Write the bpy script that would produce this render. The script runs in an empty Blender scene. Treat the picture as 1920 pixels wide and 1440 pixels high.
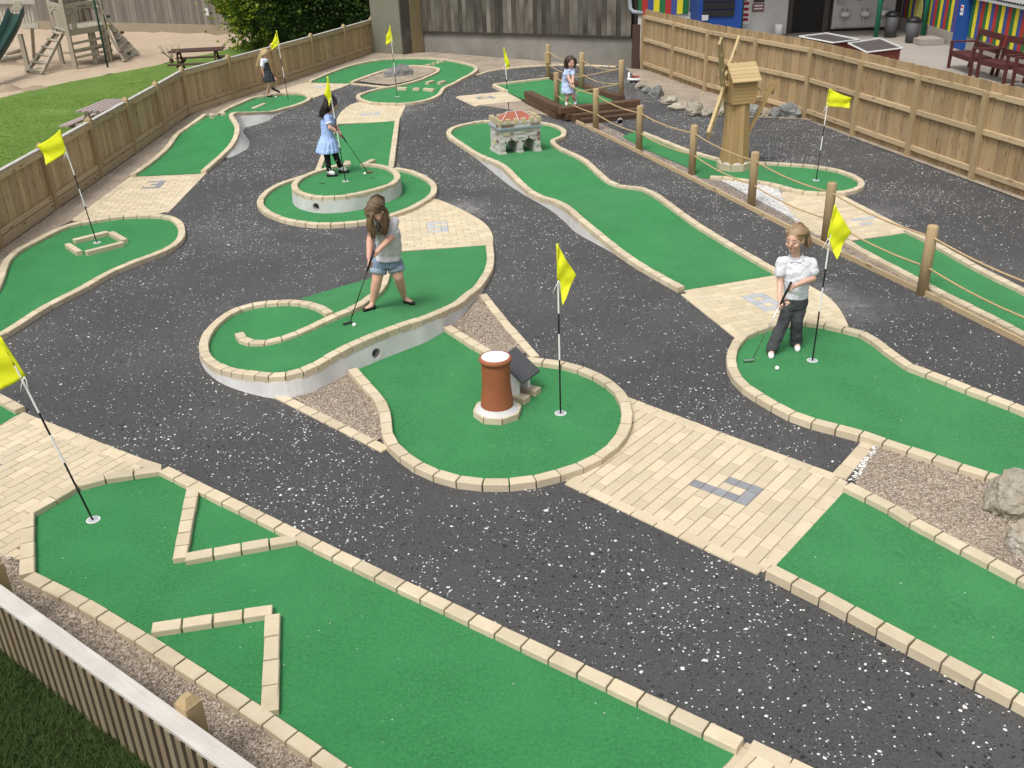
import bpy, bmesh, math, random
import numpy as np
from mathutils import Vector, Matrix, Quaternion, noise as mnoise
from mathutils.geometry import delaunay_2d_cdt
random.seed(7); RNG = np.random.default_rng(7)
S = bpy.context.scene
C = bpy.data.collections.new('place'); S.collection.children.link(C)

# ------------------------------------------------------------ camera, sky, sun, exposure
FOC, PITCH, ROLL, CAMH = 1819.0, math.radians(26.61), math.radians(-1.904), 4.2
_f = Vector((0, math.cos(PITCH), -math.sin(PITCH))); _r0 = Vector((1, 0, 0)); _u0 = _r0.cross(_f)
_r = _r0*math.cos(ROLL)+_u0*math.sin(ROLL); _u = -_r0*math.sin(ROLL)+_u0*math.cos(ROLL)
cam = bpy.data.objects.new('camera', bpy.data.cameras.new('camera')); C.objects.link(cam)
cam.data.sensor_fit = 'HORIZONTAL'; cam.data.sensor_width = 36; cam.data.lens = 36*FOC/1920
cam.data.clip_end = 800; cam.data.clip_start = 0.05
mw = Matrix(((_r.x, _u.x, -_f.x, 0), (_r.y, _u.y, -_f.y, 0), (_r.z, _u.z, -_f.z, CAMH), (0, 0, 0, 1)))
cam.matrix_world = mw
S.camera = cam
SUN_EL, SUN_AZ = math.radians(60), math.radians(215)
W = bpy.data.worlds.new('World'); S.world = W; W.use_nodes = True
wn, wl = W.node_tree.nodes, W.node_tree.links
sky = wn.new('ShaderNodeTexSky'); sky.sky_type = 'NISHITA'; sky.sun_disc = False
sky.sun_elevation = SUN_EL; sky.sun_rotation = SUN_AZ; sky.air_density = 1.0; sky.dust_density = 5.0; sky.ozone_density = 0.6
hs = wn.new('ShaderNodeHueSaturation'); hs.inputs['Saturation'].default_value = 0.22     # grey overcast sky
wl.new(sky.outputs[0], hs.inputs['Color']); wl.new(hs.outputs[0], wn['Background'].inputs['Color'])
wn['Background'].inputs['Strength'].default_value = 0.15
sl = bpy.data.lights.new('sun', 'SUN'); sl.energy = 1.45; sl.angle = math.radians(15); sl.color = (1, .965, .91)
sun = bpy.data.objects.new('sun', sl); C.objects.link(sun)
_sd = Vector((math.sin(SUN_AZ)*math.cos(SUN_EL), math.cos(SUN_AZ)*math.cos(SUN_EL), math.sin(SUN_EL)))
sun.rotation_euler = _sd.to_track_quat('Z', 'Y').to_euler(); sun.location = _sd*60
S.view_settings.view_transform = 'Standard'; S.view_settings.look = 'None'
S.view_settings.exposure = 0.30; S.view_settings.gamma = 1; S.view_settings.use_curve_mapping = False
S.render.engine = 'CYCLES'; S.cycles.max_bounces = 6; S.cycles.diffuse_bounces = 3; S.cycles.use_denoising = True

# ------------------------------------------------------------ survey of the site: calibrated sight lines to real positions
def _ray(x, y): return _r*((x-960)/FOC)+_u*((720-y)/FOC)+_f
def P(x, y, z=0.0):
    d = _ray(x, y); t = (z-CAMH)/d.z
    return Vector((d.x*t, d.y*t, z))
def J(x, y, Y):
    d = _ray(x, y); t = Y/d.y
    return Vector((d.x*t, Y, CAMH+d.z*t))
def proj(p):
    d = Vector(p)-Vector((0, 0, CAMH)); z = d.dot(_f); return 960+FOC*d.dot(_r)/z, 720-FOC*d.dot(_u)/z
def poly(pts, z=0.0): return [P(p[0], p[1], p[2] if len(p) > 2 else z) for p in pts]

# ------------------------------------------------------------ objects and meshes
def origin(par):
    o = Vector((0, 0, 0))
    while par is not None: o += par.location; par = par.parent
    return o
def tag(o, label=None, cat=None, group=None, kind=None):
    if label: o['label'] = label
    if cat: o['category'] = cat
    if group: o['group'] = group
    if kind: o['kind'] = kind
    return o
def empty(name, loc, label=None, cat=None, group=None, kind=None):
    o = bpy.data.objects.new(name, None); C.objects.link(o); o.location = loc; o.empty_display_size = .1
    return tag(o, label, cat, group, kind)
class MB:
    def __init__(s): s.v, s.f = [], []
    def add(s, verts, faces):
        n = len(s.v); s.v += [tuple(v) for v in verts]; s.f += [tuple(i+n for i in f) for f in faces]; return s
    def box(s, c, size, rot=None):
        hx, hy, hz = size[0]/2, size[1]/2, size[2]/2
        vs = [Vector((x, y, z)) for x in (-hx, hx) for y in (-hy, hy) for z in (-hz, hz)]
        if rot is not None: vs = [rot @ v for v in vs]
        c = Vector(c)
        return s.add([c+v for v in vs], [(0, 1, 3, 2), (4, 6, 7, 5), (0, 4, 5, 1), (2, 3, 7, 6), (0, 2, 6, 4), (1, 5, 7, 3)])
    def bar(s, a, b, w, h=None, up=(0, 0, 1), ch=0.0):
        a, b = Vector(a), Vector(b); h = w if h is None else h
        d = (b-a); L = d.length; d = d/L; up = Vector(up)
        if abs(d.dot(up)) > .98: up = Vector((0, 1, 0))
        x = d.cross(up).normalized(); y = x.cross(d)
        if ch <= 0:
            sec = [(-w/2, -h/2), (w/2, -h/2), (w/2, h/2), (-w/2, h/2)]
        else:
            sec = [(-w/2+ch, -h/2), (w/2-ch, -h/2), (w/2, -h/2+ch), (w/2, h/2-ch), (w/2-ch, h/2), (-w/2+ch, h/2), (-w/2, h/2-ch), (-w/2, -h/2+ch)]
        n = len(sec)
        vs = [p+x*q[0]+y*q[1] for p in (a, b) for q in sec]
        return s.add(vs, [(i, (i+1) % n, n+(i+1) % n, n+i) for i in range(n)]+[tuple(range(n-1, -1, -1)), tuple(range(n, 2*n))])
    def tube(s, pts, rad, seg=8, cap=True):
        pts = [Vector(p) for p in pts]; n = len(pts)
        if not hasattr(rad, '__len__'): rad = [rad]*n
        base = len(s.v); ref = Vector((0, 0, 1))
        vs = []
        for i, p in enumerate(pts):
            t = (pts[min(i+1, n-1)]-pts[max(i-1, 0)]).normalized()
            if abs(t.dot(ref)) > .95: ref = Vector((1, 0, 0)) if abs(t.x) < .9 else Vector((0, 1, 0))
            x = t.cross(ref).normalized(); y = t.cross(x); ref = x.cross(t) if i else ref
            vs += [p+(x*math.cos(k*2*math.pi/seg)+y*math.sin(k*2*math.pi/seg))*rad[i] for k in range(seg)]
        fs = [(i*seg+k, i*seg+(k+1) % seg, (i+1)*seg+(k+1) % seg, (i+1)*seg+k) for i in range(n-1) for k in range(seg)]
        if cap: fs += [tuple(range(seg-1, -1, -1)), tuple((n-1)*seg+k for k in range(seg))]
        return s.add(vs, fs)
    def lathe(s, c, prof, seg=24, cap=True):
        c = Vector(c); n = len(prof)
        vs = [c+Vector((r*math.cos(k*2*math.pi/seg), r*math.sin(k*2*math.pi/seg), z)) for r, z in prof for k in range(seg)]
        fs = [(i*seg+k, i*seg+(k+1) % seg, (i+1)*seg+(k+1) % seg, (i+1)*seg+k) for i in range(n-1) for k in range(seg)]
        if cap: fs += [tuple(range(seg-1, -1, -1)), tuple((n-1)*seg+k for k in range(seg))]
        return s.add(vs, fs)
    def ell(s, c, r, rot=None, seg=14, rings=9):
        c = Vector(c); r = (r, r, r) if not hasattr(r, '__len__') else r
        vs = []
        for i in range(1, rings):
            a = math.pi*i/rings
            for k in range(seg):
                b = 2*math.pi*k/seg
                v = Vector((r[0]*math.sin(a)*math.cos(b), r[1]*math.sin(a)*math.sin(b), r[2]*math.cos(a)))
                vs.append(c+(rot @ v if rot is not None else v))
        top = Vector((0, 0, r[2])); bot = -top
        if rot is not None: top, bot = rot @ top, rot @ bot
        vs += [c+top, c+bot]; m = rings-1
        fs = [(i*seg+k, (i+1)*seg+k, (i+1)*seg+(k+1) % seg, i*seg+(k+1) % seg) for i in range(m-1) for k in range(seg)]
        fs += [(m*seg, k, (k+1) % seg) for k in range(seg)]+[(m*seg+1, (m-1)*seg+(k+1) % seg, (m-1)*seg+k) for k in range(seg)]
        return s.add(vs, fs)
    def cap(s, a, b, r1, r2=None, seg=12):
        a, b = Vector(a), Vector(b); r2 = r1 if r2 is None else r2
        d = (b-a); L = max(d.length, 1e-5); d = d/L
        pts, rad = [], []
        for t in (90, 60, 30, 0): t = math.radians(t); pts.append(a-d*r1*math.sin(t)); rad.append(max(r1*math.cos(t), 1e-4))
        for t in (0, 30, 60, 90): t = math.radians(t); pts.append(b+d*r2*math.sin(t)); rad.append(max(r2*math.cos(t), 1e-4))
        return s.tube(pts, rad, seg)
    def prism(s, pts, z0, z1):
        n = len(pts)
        return s.add([(p[0], p[1], z0) for p in pts]+[(p[0], p[1], z1) for p in pts],
                     [(i, (i+1) % n, n+(i+1) % n, n+i) for i in range(n)]+[tuple(range(n-1, -1, -1)), tuple(range(n, 2*n))])
    def build(s, name, mat, par=None, smooth=False, fix=False):
        o = origin(par)
        me = bpy.data.meshes.new(name); me.from_pydata([(v[0]-o.x, v[1]-o.y, v[2]-o.z) for v in s.v], [], s.f)
        if fix:
            bm = bmesh.new(); bm.from_mesh(me); bmesh.ops.recalc_face_normals(bm, faces=bm.faces); bm.to_mesh(me); bm.free()
        if smooth: me.polygons.foreach_set('use_smooth', [True]*len(me.polygons))
        me.materials.append(mat); me.update()
        ob = bpy.data.objects.new(name, me); C.objects.link(ob)
        if par is not None: ob.parent = par
        return ob
def place(name, me, loc, rot=None, par=None):
    ob = bpy.data.objects.new(name, me); C.objects.link(ob); ob.location = Vector(loc)-origin(par)
    if rot is not None: ob.rotation_euler = rot
    if par is not None: ob.parent = par
    return ob
def copy_tree(o, loc, rz=0, label=None):
    c = o.copy(); C.objects.link(c); c.location = loc; c.rotation_euler = (0, 0, rz)
    if label: c['label'] = label
    for ch in list(o.children):
        d = ch.copy(); C.objects.link(d); d.parent = c
        for g in ch.children:
            e = g.copy(); C.objects.link(e); e.parent = d
    return c

# ------------------------------------------------------------ materials
def lin(*rgb):
    return tuple(((c/255)/12.92 if c/255 <= .04045 else ((c/255+.055)/1.055)**2.4) for c in rgb)
def M(name, col, col2=None, rough=.8, var=.12, ns=8, stretch=(1, 1, 1), detail=6, bump=0.0, bscale=60, bdist=.004, big=0.0, bigscale=1.2,
      bigcol=None, spec=.3, sheen=0.0, wave=None, gain=1.6, trans=0.0, metal=0.0, bstretch=None, distort=0.3):
    m = bpy.data.materials.new(name); m.use_nodes = True; nt = m.node_tree; N, L = nt.nodes, nt.links
    b = N['Principled BSDF']; b.inputs['Roughness'].default_value = rough; b.inputs['Specular IOR Level'].default_value = spec
    b.inputs['Metallic'].default_value = metal
    if sheen: b.inputs['Sheen Weight'].default_value = sheen; b.inputs['Sheen Roughness'].default_value = .5
    tc = N.new('ShaderNodeTexCoord'); oi = N.new('ShaderNodeObjectInfo')
    off = N.new('ShaderNodeVectorMath'); off.operation = 'MULTIPLY_ADD'
    cx = N.new('ShaderNodeCombineXYZ')
    for i in range(3): L.new(oi.outputs['Random'], cx.inputs[i])
    L.new(cx.outputs[0], off.inputs[0]); off.inputs[1].default_value = (37, 53, 71); L.new(tc.outputs['Object'], off.inputs[2])
    mp = N.new('ShaderNodeMapping'); mp.inputs['Scale'].default_value = stretch; L.new(off.outputs[0], mp.inputs['Vector'])
    col2 = col2 or tuple(c*.75 for c in col)
    n1 = N.new('ShaderNodeTexNoise'); n1.inputs['Scale'].default_value = ns; n1.inputs['Detail'].default_value = detail; n1.inputs['Roughness'].default_value = .6; n1.inputs['Distortion'].default_value = distort
    L.new(mp.outputs[0], n1.inputs['Vector'])
    mr = N.new('ShaderNodeMapRange'); mr.inputs[1].default_value = .5-.5/gain; mr.inputs[2].default_value = .5+.5/gain
    L.new(n1.outputs['Fac'], mr.inputs[0])
    mx = N.new('ShaderNodeMix'); mx.data_type = 'RGBA'; L.new(mr.outputs[0], mx.inputs[0]); mx.inputs[6].default_value = (*col, 1); mx.inputs[7].default_value = (*col2, 1)
    out = mx.outputs[2]
    if wave:   # (scale, direction, amount, colour): growth rings of timber
        wv = N.new('ShaderNodeTexWave'); wv.wave_type = 'BANDS'; wv.bands_direction = wave[1]; wv.inputs['Scale'].default_value = wave[0]
        wv.inputs['Distortion'].default_value = 6; wv.inputs['Detail'].default_value = 3; wv.inputs['Detail Scale'].default_value = 1.2
        L.new(mp.outputs[0], wv.inputs['Vector'])
        wm = N.new('ShaderNodeMath'); wm.operation = 'MULTIPLY'; wm.inputs[1].default_value = wave[2]; L.new(wv.outputs['Fac'], wm.inputs[0])
        m2 = N.new('ShaderNodeMix'); m2.data_type = 'RGBA'; L.new(wm.outputs[0], m2.inputs[0]); L.new(out, m2.inputs[6]); m2.inputs[7].default_value = (*wave[3], 1); out = m2.outputs[2]
    if big:
        n2 = N.new('ShaderNodeTexNoise'); n2.inputs['Scale'].default_value = bigscale; n2.inputs['Detail'].default_value = 5; L.new(off.outputs[0], n2.inputs['Vector'])
        r2 = N.new('ShaderNodeMapRange'); r2.inputs[1].default_value = .42; r2.inputs[2].default_value = .72; r2.inputs[4].default_value = big; L.new(n2.outputs['Fac'], r2.inputs[0])
        m3 = N.new('ShaderNodeMix'); m3.data_type = 'RGBA'; L.new(r2.outputs[0], m3.inputs[0]); L.new(out, m3.inputs[6]); m3.inputs[7].default_value = (*(bigcol or tuple(c*.5 for c in col)), 1); out = m3.outputs[2]
    if var:
        vr = N.new('ShaderNodeMapRange'); vr.inputs[3].default_value = 1-var; vr.inputs[4].default_value = 1+var; L.new(oi.outputs['Random'], vr.inputs[0])
        hv = N.new('ShaderNodeHueSaturation'); L.new(vr.outputs[0], hv.inputs['Value']); L.new(out, hv.inputs['Color']); out = hv.outputs[0]
    L.new(out, b.inputs['Base Color'])
    if bump:
        nb = N.new('ShaderNodeTexNoise'); nb.inputs['Scale'].default_value = bscale; nb.inputs['Detail'].default_value = 4
        if bstretch:
            mb = N.new('ShaderNodeMapping'); mb.inputs['Scale'].default_value = bstretch; L.new(off.outputs[0], mb.inputs['Vector']); L.new(mb.outputs[0], nb.inputs['Vector'])
        else: L.new(off.outputs[0], nb.inputs['Vector'])
        bp = N.new('ShaderNodeBump'); bp.inputs['Strength'].default_value = bump; bp.inputs['Distance'].default_value = bdist; L.new(nb.outputs['Fac'], bp.inputs['Height']); L.new(bp.outputs[0], b.inputs['Normal'])
    if trans:
        tr = N.new('ShaderNodeBsdfTranslucent'); L.new(out, tr.inputs['Color']); ms = N.new('ShaderNodeMixShader'); ms.inputs[0].default_value = trans
        L.new(b.outputs[0], ms.inputs[1]); L.new(tr.outputs[0], ms.inputs[2]); L.new(ms.outputs[0], N['Material Output'].inputs['Surface'])
    return m
def voro(name, cols, scale, bump=.6, bdist=.006, rough=.85, dark=.55):
    """loose stone: every cell its own colour, joints sunk"""
    m = bpy.data.materials.new(name); m.use_nodes = True; nt = m.node_tree; N, L = nt.nodes, nt.links
    b = N['Principled BSDF']; b.inputs['Roughness'].default_value = rough; b.inputs['Specular IOR Level'].default_value = .25
    tc = N.new('ShaderNodeTexCoord'); v = N.new('ShaderNodeTexVoronoi'); v.inputs['Scale'].default_value = scale; L.new(tc.outputs['Object'], v.inputs['Vector'])
    sp = N.new('ShaderNodeSeparateColor'); L.new(v.outputs['Color'], sp.inputs[0])
    rp = N.new('ShaderNodeValToRGB'); rp.color_ramp.interpolation = 'CONSTANT'
    for i, c in enumerate(cols):
        e = rp.color_ramp.elements[i] if i < 2 else rp.color_ramp.elements.new(i/len(cols))
        e.position = i/len(cols); e.color = (*c, 1)
    L.new(sp.outputs[0], rp.inputs[0])
    n = N.new('ShaderNodeTexNoise'); n.inputs['Scale'].default_value = 2.2; n.inputs['Detail'].default_value = 5; L.new(tc.outputs['Object'], n.inputs['Vector'])
    mr = N.new('ShaderNodeMapRange'); mr.inputs[1].default_value = .3; mr.inputs[2].default_value = .7; mr.inputs[3].default_value = .8; mr.inputs[4].default_value = 1.15; L.new(n.outputs['Fac'], mr.inputs[0])
    hv = N.new('ShaderNodeHueSaturation'); L.new(mr.outputs[0], hv.inputs['Value']); L.new(rp.outputs[0], hv.inputs['Color']); L.new(hv.outputs[0], b.inputs['Base Color'])
    iv = N.new('ShaderNodeMath'); iv.operation = 'MULTIPLY_ADD'; iv.inputs[1].default_value = -1; iv.inputs[2].default_value = 1; L.new(v.outputs['Distance'], iv.inputs[0])
    bp = N.new('ShaderNodeBump'); bp.inputs['Strength'].default_value = bump; bp.inputs['Distance'].default_value = bdist; L.new(iv.outputs[0], bp.inputs['Height']); L.new(bp.outputs[0], b.inputs['Normal'])
    return m
STONE = M('buff_stone', (.54, .462, .332), (.47, .39, .26), rough=.85, var=.09, ns=9, bump=.5, bscale=120, bdist=.003, big=.5, bigscale=5, bigcol=(.60, .53, .40))
PAVER = M('buff_paver', (.56, .485, .355), (.49, .40, .265), rough=.85, var=.11, ns=6, bump=.3, bscale=160, bdist=.002, big=.4, bigscale=3, bigcol=(.58, .50, .37))
PAVE2 = M('dusty_buff_paver', (.55, .475, .335), (.50, .41, .26), rough=.85, var=.10, ns=6, bump=.3, bscale=160, bdist=.002, big=.5, bigscale=3, bigcol=(.60, .54, .43))
GREYP = M('blue_grey_paver', (.20, .212, .230), (.265, .27, .28), rough=.85, var=.12, ns=9, bump=.3, bscale=160, bdist=.002)
GREYL = M('faded_grey_paver', (.36, .38, .405), (.43, .43, .43), rough=.85, var=.08, ns=9)
SANDJ = M('joint_sand', (.26, .21, .14), (.20, .155, .10), var=0, ns=30)
TURF = M('artificial_turf', (.010, .140, .034), (.036, .258, .074), rough=.95, var=.0, ns=48, detail=8, gain=2.4, bump=1.0, bscale=200, bdist=.010, big=.45, bigscale=2.2, bigcol=(.044, .270, .086), spec=.06, sheen=.13, wave=(.30, 'X', .30, (.030, .248, .072)))
TARMAC = M('tarmac', (.034, .034, .0345), (.098, .097, .097), rough=.85, var=0, ns=70, detail=8, gain=2.2, bump=1.0, bscale=110, bdist=.010, big=.55, bigscale=.7, bigcol=(.105, .104, .103), spec=.3)
CHIP = M('white_chipping', (.72, .71, .69), (.50, .49, .47), rough=.7, var=0, ns=3)
RENDER = M('grey_render', (.60, .595, .58), (.50, .495, .48), rough=.9, var=.03, ns=5, bump=.4, bscale=25, bdist=.006, big=.4, bigscale=2.5, bigcol=(.36, .35, .33))
GRAVEL = voro('pink_gravel', [(.25, .20, .15), (.33, .272, .205), (.41, .345, .27), (.18, .145, .11), (.29, .23, .165), (.45, .40, .335)], 100)
WGRAVEL = voro('white_gravel', [(.50, .50, .51), (.38, .38, .39), (.60, .59, .58), (.28, .28, .29), (.54, .53, .52)], 45)
DIRT = voro('dirty_gravel', [(.20, .165, .135), (.30, .25, .21), (.14, .11, .09), (.38, .34, .30), (.24, .20, .17)], 60)
PEBBLE = [M('pebble_a', (.34, .28, .21), (.26, .21, .15), var=0, ns=40), M('pebble_b', (.48, .41, .34), (.40, .335, .275), var=0, ns=40), M('pebble_c', (.21, .16, .125), (.16, .12, .095), var=0, ns=40)]
TREATED_Z = M('treated_board', (.52, .385, .225), (.40, .28, .15), rough=.85, var=.16, ns=4, stretch=(14, 14, 1), bump=.4, bscale=5, bstretch=(22, 22, 1), bdist=.003, big=.4, bigscale=1.6, bigcol=(.42, .33, .20), wave=(2.2, 'X', .25, (.25, .15, .06)))
TREATED_D = M('browner_treated_board', (.385, .275, .15), (.28, .19, .095), rough=.85, var=.18, ns=4, stretch=(14, 14, 1), bump=.4, bscale=5, bstretch=(22, 22, 1), bdist=.003, big=.45, bigscale=1.6, bigcol=(.40, .32, .21), wave=(2.2, 'X', .25, (.22, .135, .06)))
TREATED_X = M('treated_rail', (.48, .37, .225), (.38, .28, .16), rough=.85, var=.12, ns=4, stretch=(1, 14, 14), bump=.4, bscale=5, bstretch=(1, 22, 22), bdist=.003, big=.35, bigscale=2.2, bigcol=(.40, .34, .22))
POSTW = M('round_post_timber', (.42, .315, .18), (.32, .23, .12), rough=.85, var=.10, ns=5, stretch=(12, 12, 1), bump=.5, bscale=5, bstretch=(20, 20, 1), bdist=.004, big=.35, bigscale=2.5, bigcol=(.30, .22, .12))
GREYCAP = M('sky_pale_cap', (.52, .49, .455), (.38, .355, .315), rough=.6, var=.06, ns=5, stretch=(1, 16, 16), bump=.3, bscale=6, bstretch=(1, 22, 22), bdist=.003, spec=.5, big=.3, bigscale=5, bigcol=(.70, .68, .65))  # pale tone stands in for sky reflected on the cap tops
OLDW_Z = M('old_grey_board', (.085, .074, .060), (.035, .030, .025), rough=.9, var=.35, ns=3, stretch=(14, 14, .8), bump=.5, bscale=5, bstretch=(18, 18, 1), bdist=.004, big=.75, bigscale=.7, bigcol=(.22, .205, .17))
PLAYW = M('weathered_play_timber', (.40, .36, .285), (.30, .265, .205), rough=.9, var=.10, ns=4, stretch=(5, 5, 5), bump=.3, bscale=30)
SLEEP = M('brown_sleeper', (.105, .062, .035), (.06, .035, .022), rough=.85, var=.2, ns=4, stretch=(1, 9, 9), bump=.5, bscale=8, big=.4, bigscale=3, bigcol=(.15, .095, .055))
ROPE = M('manila_rope', (.52, .385, .215), (.40, .28, .14), rough=.9, var=.05, ns=60, bump=.9, bscale=60, bdist=.005)
BENCHW = M('dark_red_stained_timber', (.095, .028, .024), (.062, .018, .016), rough=.6, var=.12, ns=5, stretch=(6, 6, 6))
TERRA = M('terracotta', (.31, .105, .046), (.26, .085, .036), rough=.7, var=0, ns=5, bump=.15, bscale=80, big=.25, bigscale=4, bigcol=(.35, .135, .07))
WHITE = M('white_paint', (.80, .80, .79), (.74, .74, .72), rough=.6, var=0, ns=6)
MORTAR = M('mortar', (.55, .55, .54), (.47, .46, .45), rough=.9, var=0, ns=20, bump=.5, bscale=60)
SLATE = M('slate', (.085, .087, .093), (.065, .067, .073), rough=.6, var=.05, ns=8)
BLACK = M('black_plastic', (.012, .012, .013), (.018, .018, .018), rough=.5, var=0)
DARK = M('dark_void', (.010, .010, .010), (.006, .006, .006), rough=.95, var=0, spec=0)
YELLOW = M('yellow_nylon', (.94, .96, .045), (.90, .93, .04), rough=.55, var=.02, ns=30, trans=.45, spec=.25)
STEEL = M('steel_shaft', (.55, .55, .55), (.5, .5, .5), rough=.28, var=0, metal=1)
GRASS = M('lawn', (.140, .235, .038), (.062, .125, .018), rough=.9, var=0, ns=5, detail=10, gain=2.0, bump=.8, bscale=70, bdist=.02, big=.5, bigscale=.5, bigcol=(.17, .25, .05), stretch=(1, 1.6, 1))
SAND = M('sand', (.46, .365, .265), (.38, .295, .21), rough=.95, var=0, ns=3, detail=9, bump=.6, bscale=18, bdist=.03, big=.4, bigscale=.7, bigcol=(.33, .25, .18))
CONC = M('concrete', (.34, .305, .27), (.28, .25, .22), rough=.9, var=0, ns=2, detail=9, bump=.2, bscale=60, big=.4, bigscale=.6, bigcol=(.39, .355, .315))
SOIL = M('soil', (.09, .07, .05), (.06, .05, .035), var=0, ns=8)
def knots(m, sx=9, sz=1.6):
    nt = m.node_tree; N, L = nt.nodes, nt.links; b = N['Principled BSDF']; src = b.inputs['Base Color'].links[0].from_socket
    off = [n for n in N if n.type == 'VECT_MATH'][0]; mp = N.new('ShaderNodeMapping'); mp.inputs['Scale'].default_value = (sx, sx, sz*1.0); L.new(off.outputs[0], mp.inputs['Vector'])
    v = N.new('ShaderNodeTexVoronoi'); v.inputs['Scale'].default_value = 1.0; L.new(mp.outputs[0], v.inputs['Vector'])
    r = N.new('ShaderNodeMapRange'); r.inputs[1].default_value = .10; r.inputs[2].default_value = .26; r.inputs[3].default_value = .75; r.inputs[4].default_value = 0; L.new(v.outputs['Distance'], r.inputs[0])
    x = N.new('ShaderNodeMix'); x.data_type = 'RGBA'; L.new(r.outputs[0], x.inputs[0]); L.new(src, x.inputs[6]); x.inputs[7].default_value = (.14, .085, .04, 1); L.new(x.outputs[2], b.inputs['Base Color'])
knots(TREATED_Z, 12, 3.0); knots(TREATED_D, 12, 3.0); knots(TREATED_X, 3.0, 12)
def plain(name, col, rough=.6, var=.0, **k): return M(name, col, tuple(c*.88 for c in col), rough=rough, var=var, ns=9, **k)
# ------------------------------------------------------------ survey lines: smoothing, kerbs, turf, paving
def smooth(pts, n=10):
    pts = [Vector(p) for p in pts]; out = []
    for i in range(len(pts)-1):
        p0 = pts[i-1] if i else pts[0]*2-pts[1]; p1, p2 = pts[i], pts[i+1]; p3 = pts[i+2] if i+2 < len(pts) else pts[-1]*2-pts[-2]
        for k in range(n):
            t = k/n
            out.append(.5*((2*p1)+(p2-p0)*t+(2*p0-5*p1+4*p2-p3)*t*t+(3*p1-p0-3*p2+p3)*t*t*t))
    out.append(pts[-1]); return out
def sample(line, step):
    d = [0.0]
    for a, b in zip(line, line[1:]): d.append(d[-1]+(b-a).length)
    n = max(1, round(d[-1]/step)); res = []; j = 0
    for k in range(n+1):
        t = d[-1]*k/n
        while j < len(d)-2 and d[j+1] < t: j += 1
        q = (t-d[j])/max(d[j+1]-d[j], 1e-9); res.append(line[j].lerp(line[j+1], min(max(q, 0), 1)))
    return res
def normals(pts):
    out = []
    for i in range(len(pts)):
        t = pts[min(i+1, len(pts)-1)]-pts[max(i-1, 0)]; t.z = 0
        out.append(Vector((t.y, -t.x, 0)).normalized())
    return out
KZ = .065
def kerb(par, ctrl, stone=.207, w=.098, z=KZ, deep=.075, name='kerb_stone', curve=True, gap=.012, ch=.006, mat=None, jit=.0022, world=False):
    line = ([Vector(c) for c in ctrl] if world else poly(ctrl, z))
    line = smooth(line) if curve and len(line) > 2 else line
    pts = sample(line, stone); nr = normals(pts)
    for i in range(len(pts)-1):
        a, b, na, nb = pts[i], pts[i+1], nr[i], nr[i+1]; d = (b-a).normalized(); L = (b-a).length
        if L < .02: continue
        mb = MB(); vs = []
        jz = random.uniform(-jit, jit); jw = random.uniform(-jit, jit)
        c = min(.004, L*.2)
        for s, dn in ((gap/2, c), (gap/2+c, 0), (L-gap/2-c, 0), (L-gap/2, c)):
            q = s/L; p = a.lerp(b, q); n = na.lerp(nb, q).normalized(); hw = w/2-dn*.45+jw
            for x, zz in ((-hw, -deep), (-hw, -ch-dn*.6), (-hw+ch, -dn*.75), (hw-ch, -dn*.75), (hw, -ch-dn*.6), (hw, -deep)):
                vs.append(p+n*x+Vector((random.uniform(-.0012, .0012), random.uniform(-.0012, .0012), zz+jz+random.uniform(-.0008, .0008))))
        if random.random() < .3:      # a chipped corner
            q_ = random.choice((2, 3, 20, 21, 8, 9, 14, 15)); vs[q_] = vs[q_]+Vector((random.uniform(-.006, .006), random.uniform(-.006, .006), -random.uniform(.004, .011)))
        fs = [(k*6+j, (k+1)*6+j, (k+1)*6+(j+1) % 6, k*6+(j+1) % 6) for k in range(3) for j in range(6)]+[(0, 1, 2, 3, 4, 5), (23, 22, 21, 20, 19, 18)]
        mb.add(vs, fs).build(name, mat or STONE, par)
    return line
def cdt(par, name, mat, bnd, zf, grid=.15, smoothed=True):
    """sheet inside a closed outline; zf(x, y) gives its height"""
    b2 = [Vector((p.x, p.y)) for p in bnd]; n = len(b2)
    xs = [p.x for p in b2]; ys = [p.y for p in b2]; pts = list(b2)
    x = min(xs)+grid*.5
    while x < max(xs):
        y = min(ys)+grid*.5
        while y < max(ys):
            if inside(x, y, b2) : pts.append(Vector((x+random.uniform(-.2, .2)*grid, y+random.uniform(-.2, .2)*grid)))
            y += grid
        x += grid
    v, e, f, *_ = delaunay_2d_cdt(pts, [(i, (i+1) % n) for i in range(n)], [], 1, 1e-4)
    mb = MB(); mb.v = [(q.x, q.y, zf(q.x, q.y)) for q in v]
    mb.f = [tuple(t) for t in f if inside(*(sum((Vector(v[i]) for i in t), Vector((0, 0)))/3), b2)]
    o = mb.build(name, mat, par, smooth=smoothed)
    me = o.data
    bm = bmesh.new(); bm.from_mesh(me)
    for fc in bm.faces:
        if fc.normal.z < 0: fc.normal_flip()
    bm.to_mesh(me); bm.free()
    return o
def inside(x, y, pl):
    c = False; j = len(pl)-1
    for i in range(len(pl)):
        a, b = pl[i], pl[j]
        if (a[1] > y) != (b[1] > y) and x < (b[0]-a[0])*(y-a[1])/(b[1]-a[1])+a[0]: c = not c
        j = i
    return c
def idw(samples, pw=3.0):
    A = np.array([(p.x, p.y) for p in samples]); Z = np.array([p.z for p in samples])
    def f(x, y):
        d = (A[:, 0]-x)**2+(A[:, 1]-y)**2+1e-4; w = d**(-pw/2); return float((w*Z).sum()/w.sum())
    return f
def turf(par, ctrl, drop=.047, flat=None, grid=.2, z=KZ, world=False):
    bnd = [Vector(c) for c in ctrl] if world else poly(ctrl, z)
    s = sample(bnd+[bnd[0]], .12)[:-1]
    for p in s: p.z -= drop
    zf = (lambda x, y: flat) if flat is not None else idw(s)
    turf.z = zf
    return cdt(par, 'turf', TURF, s, zf, grid=grid)
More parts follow.
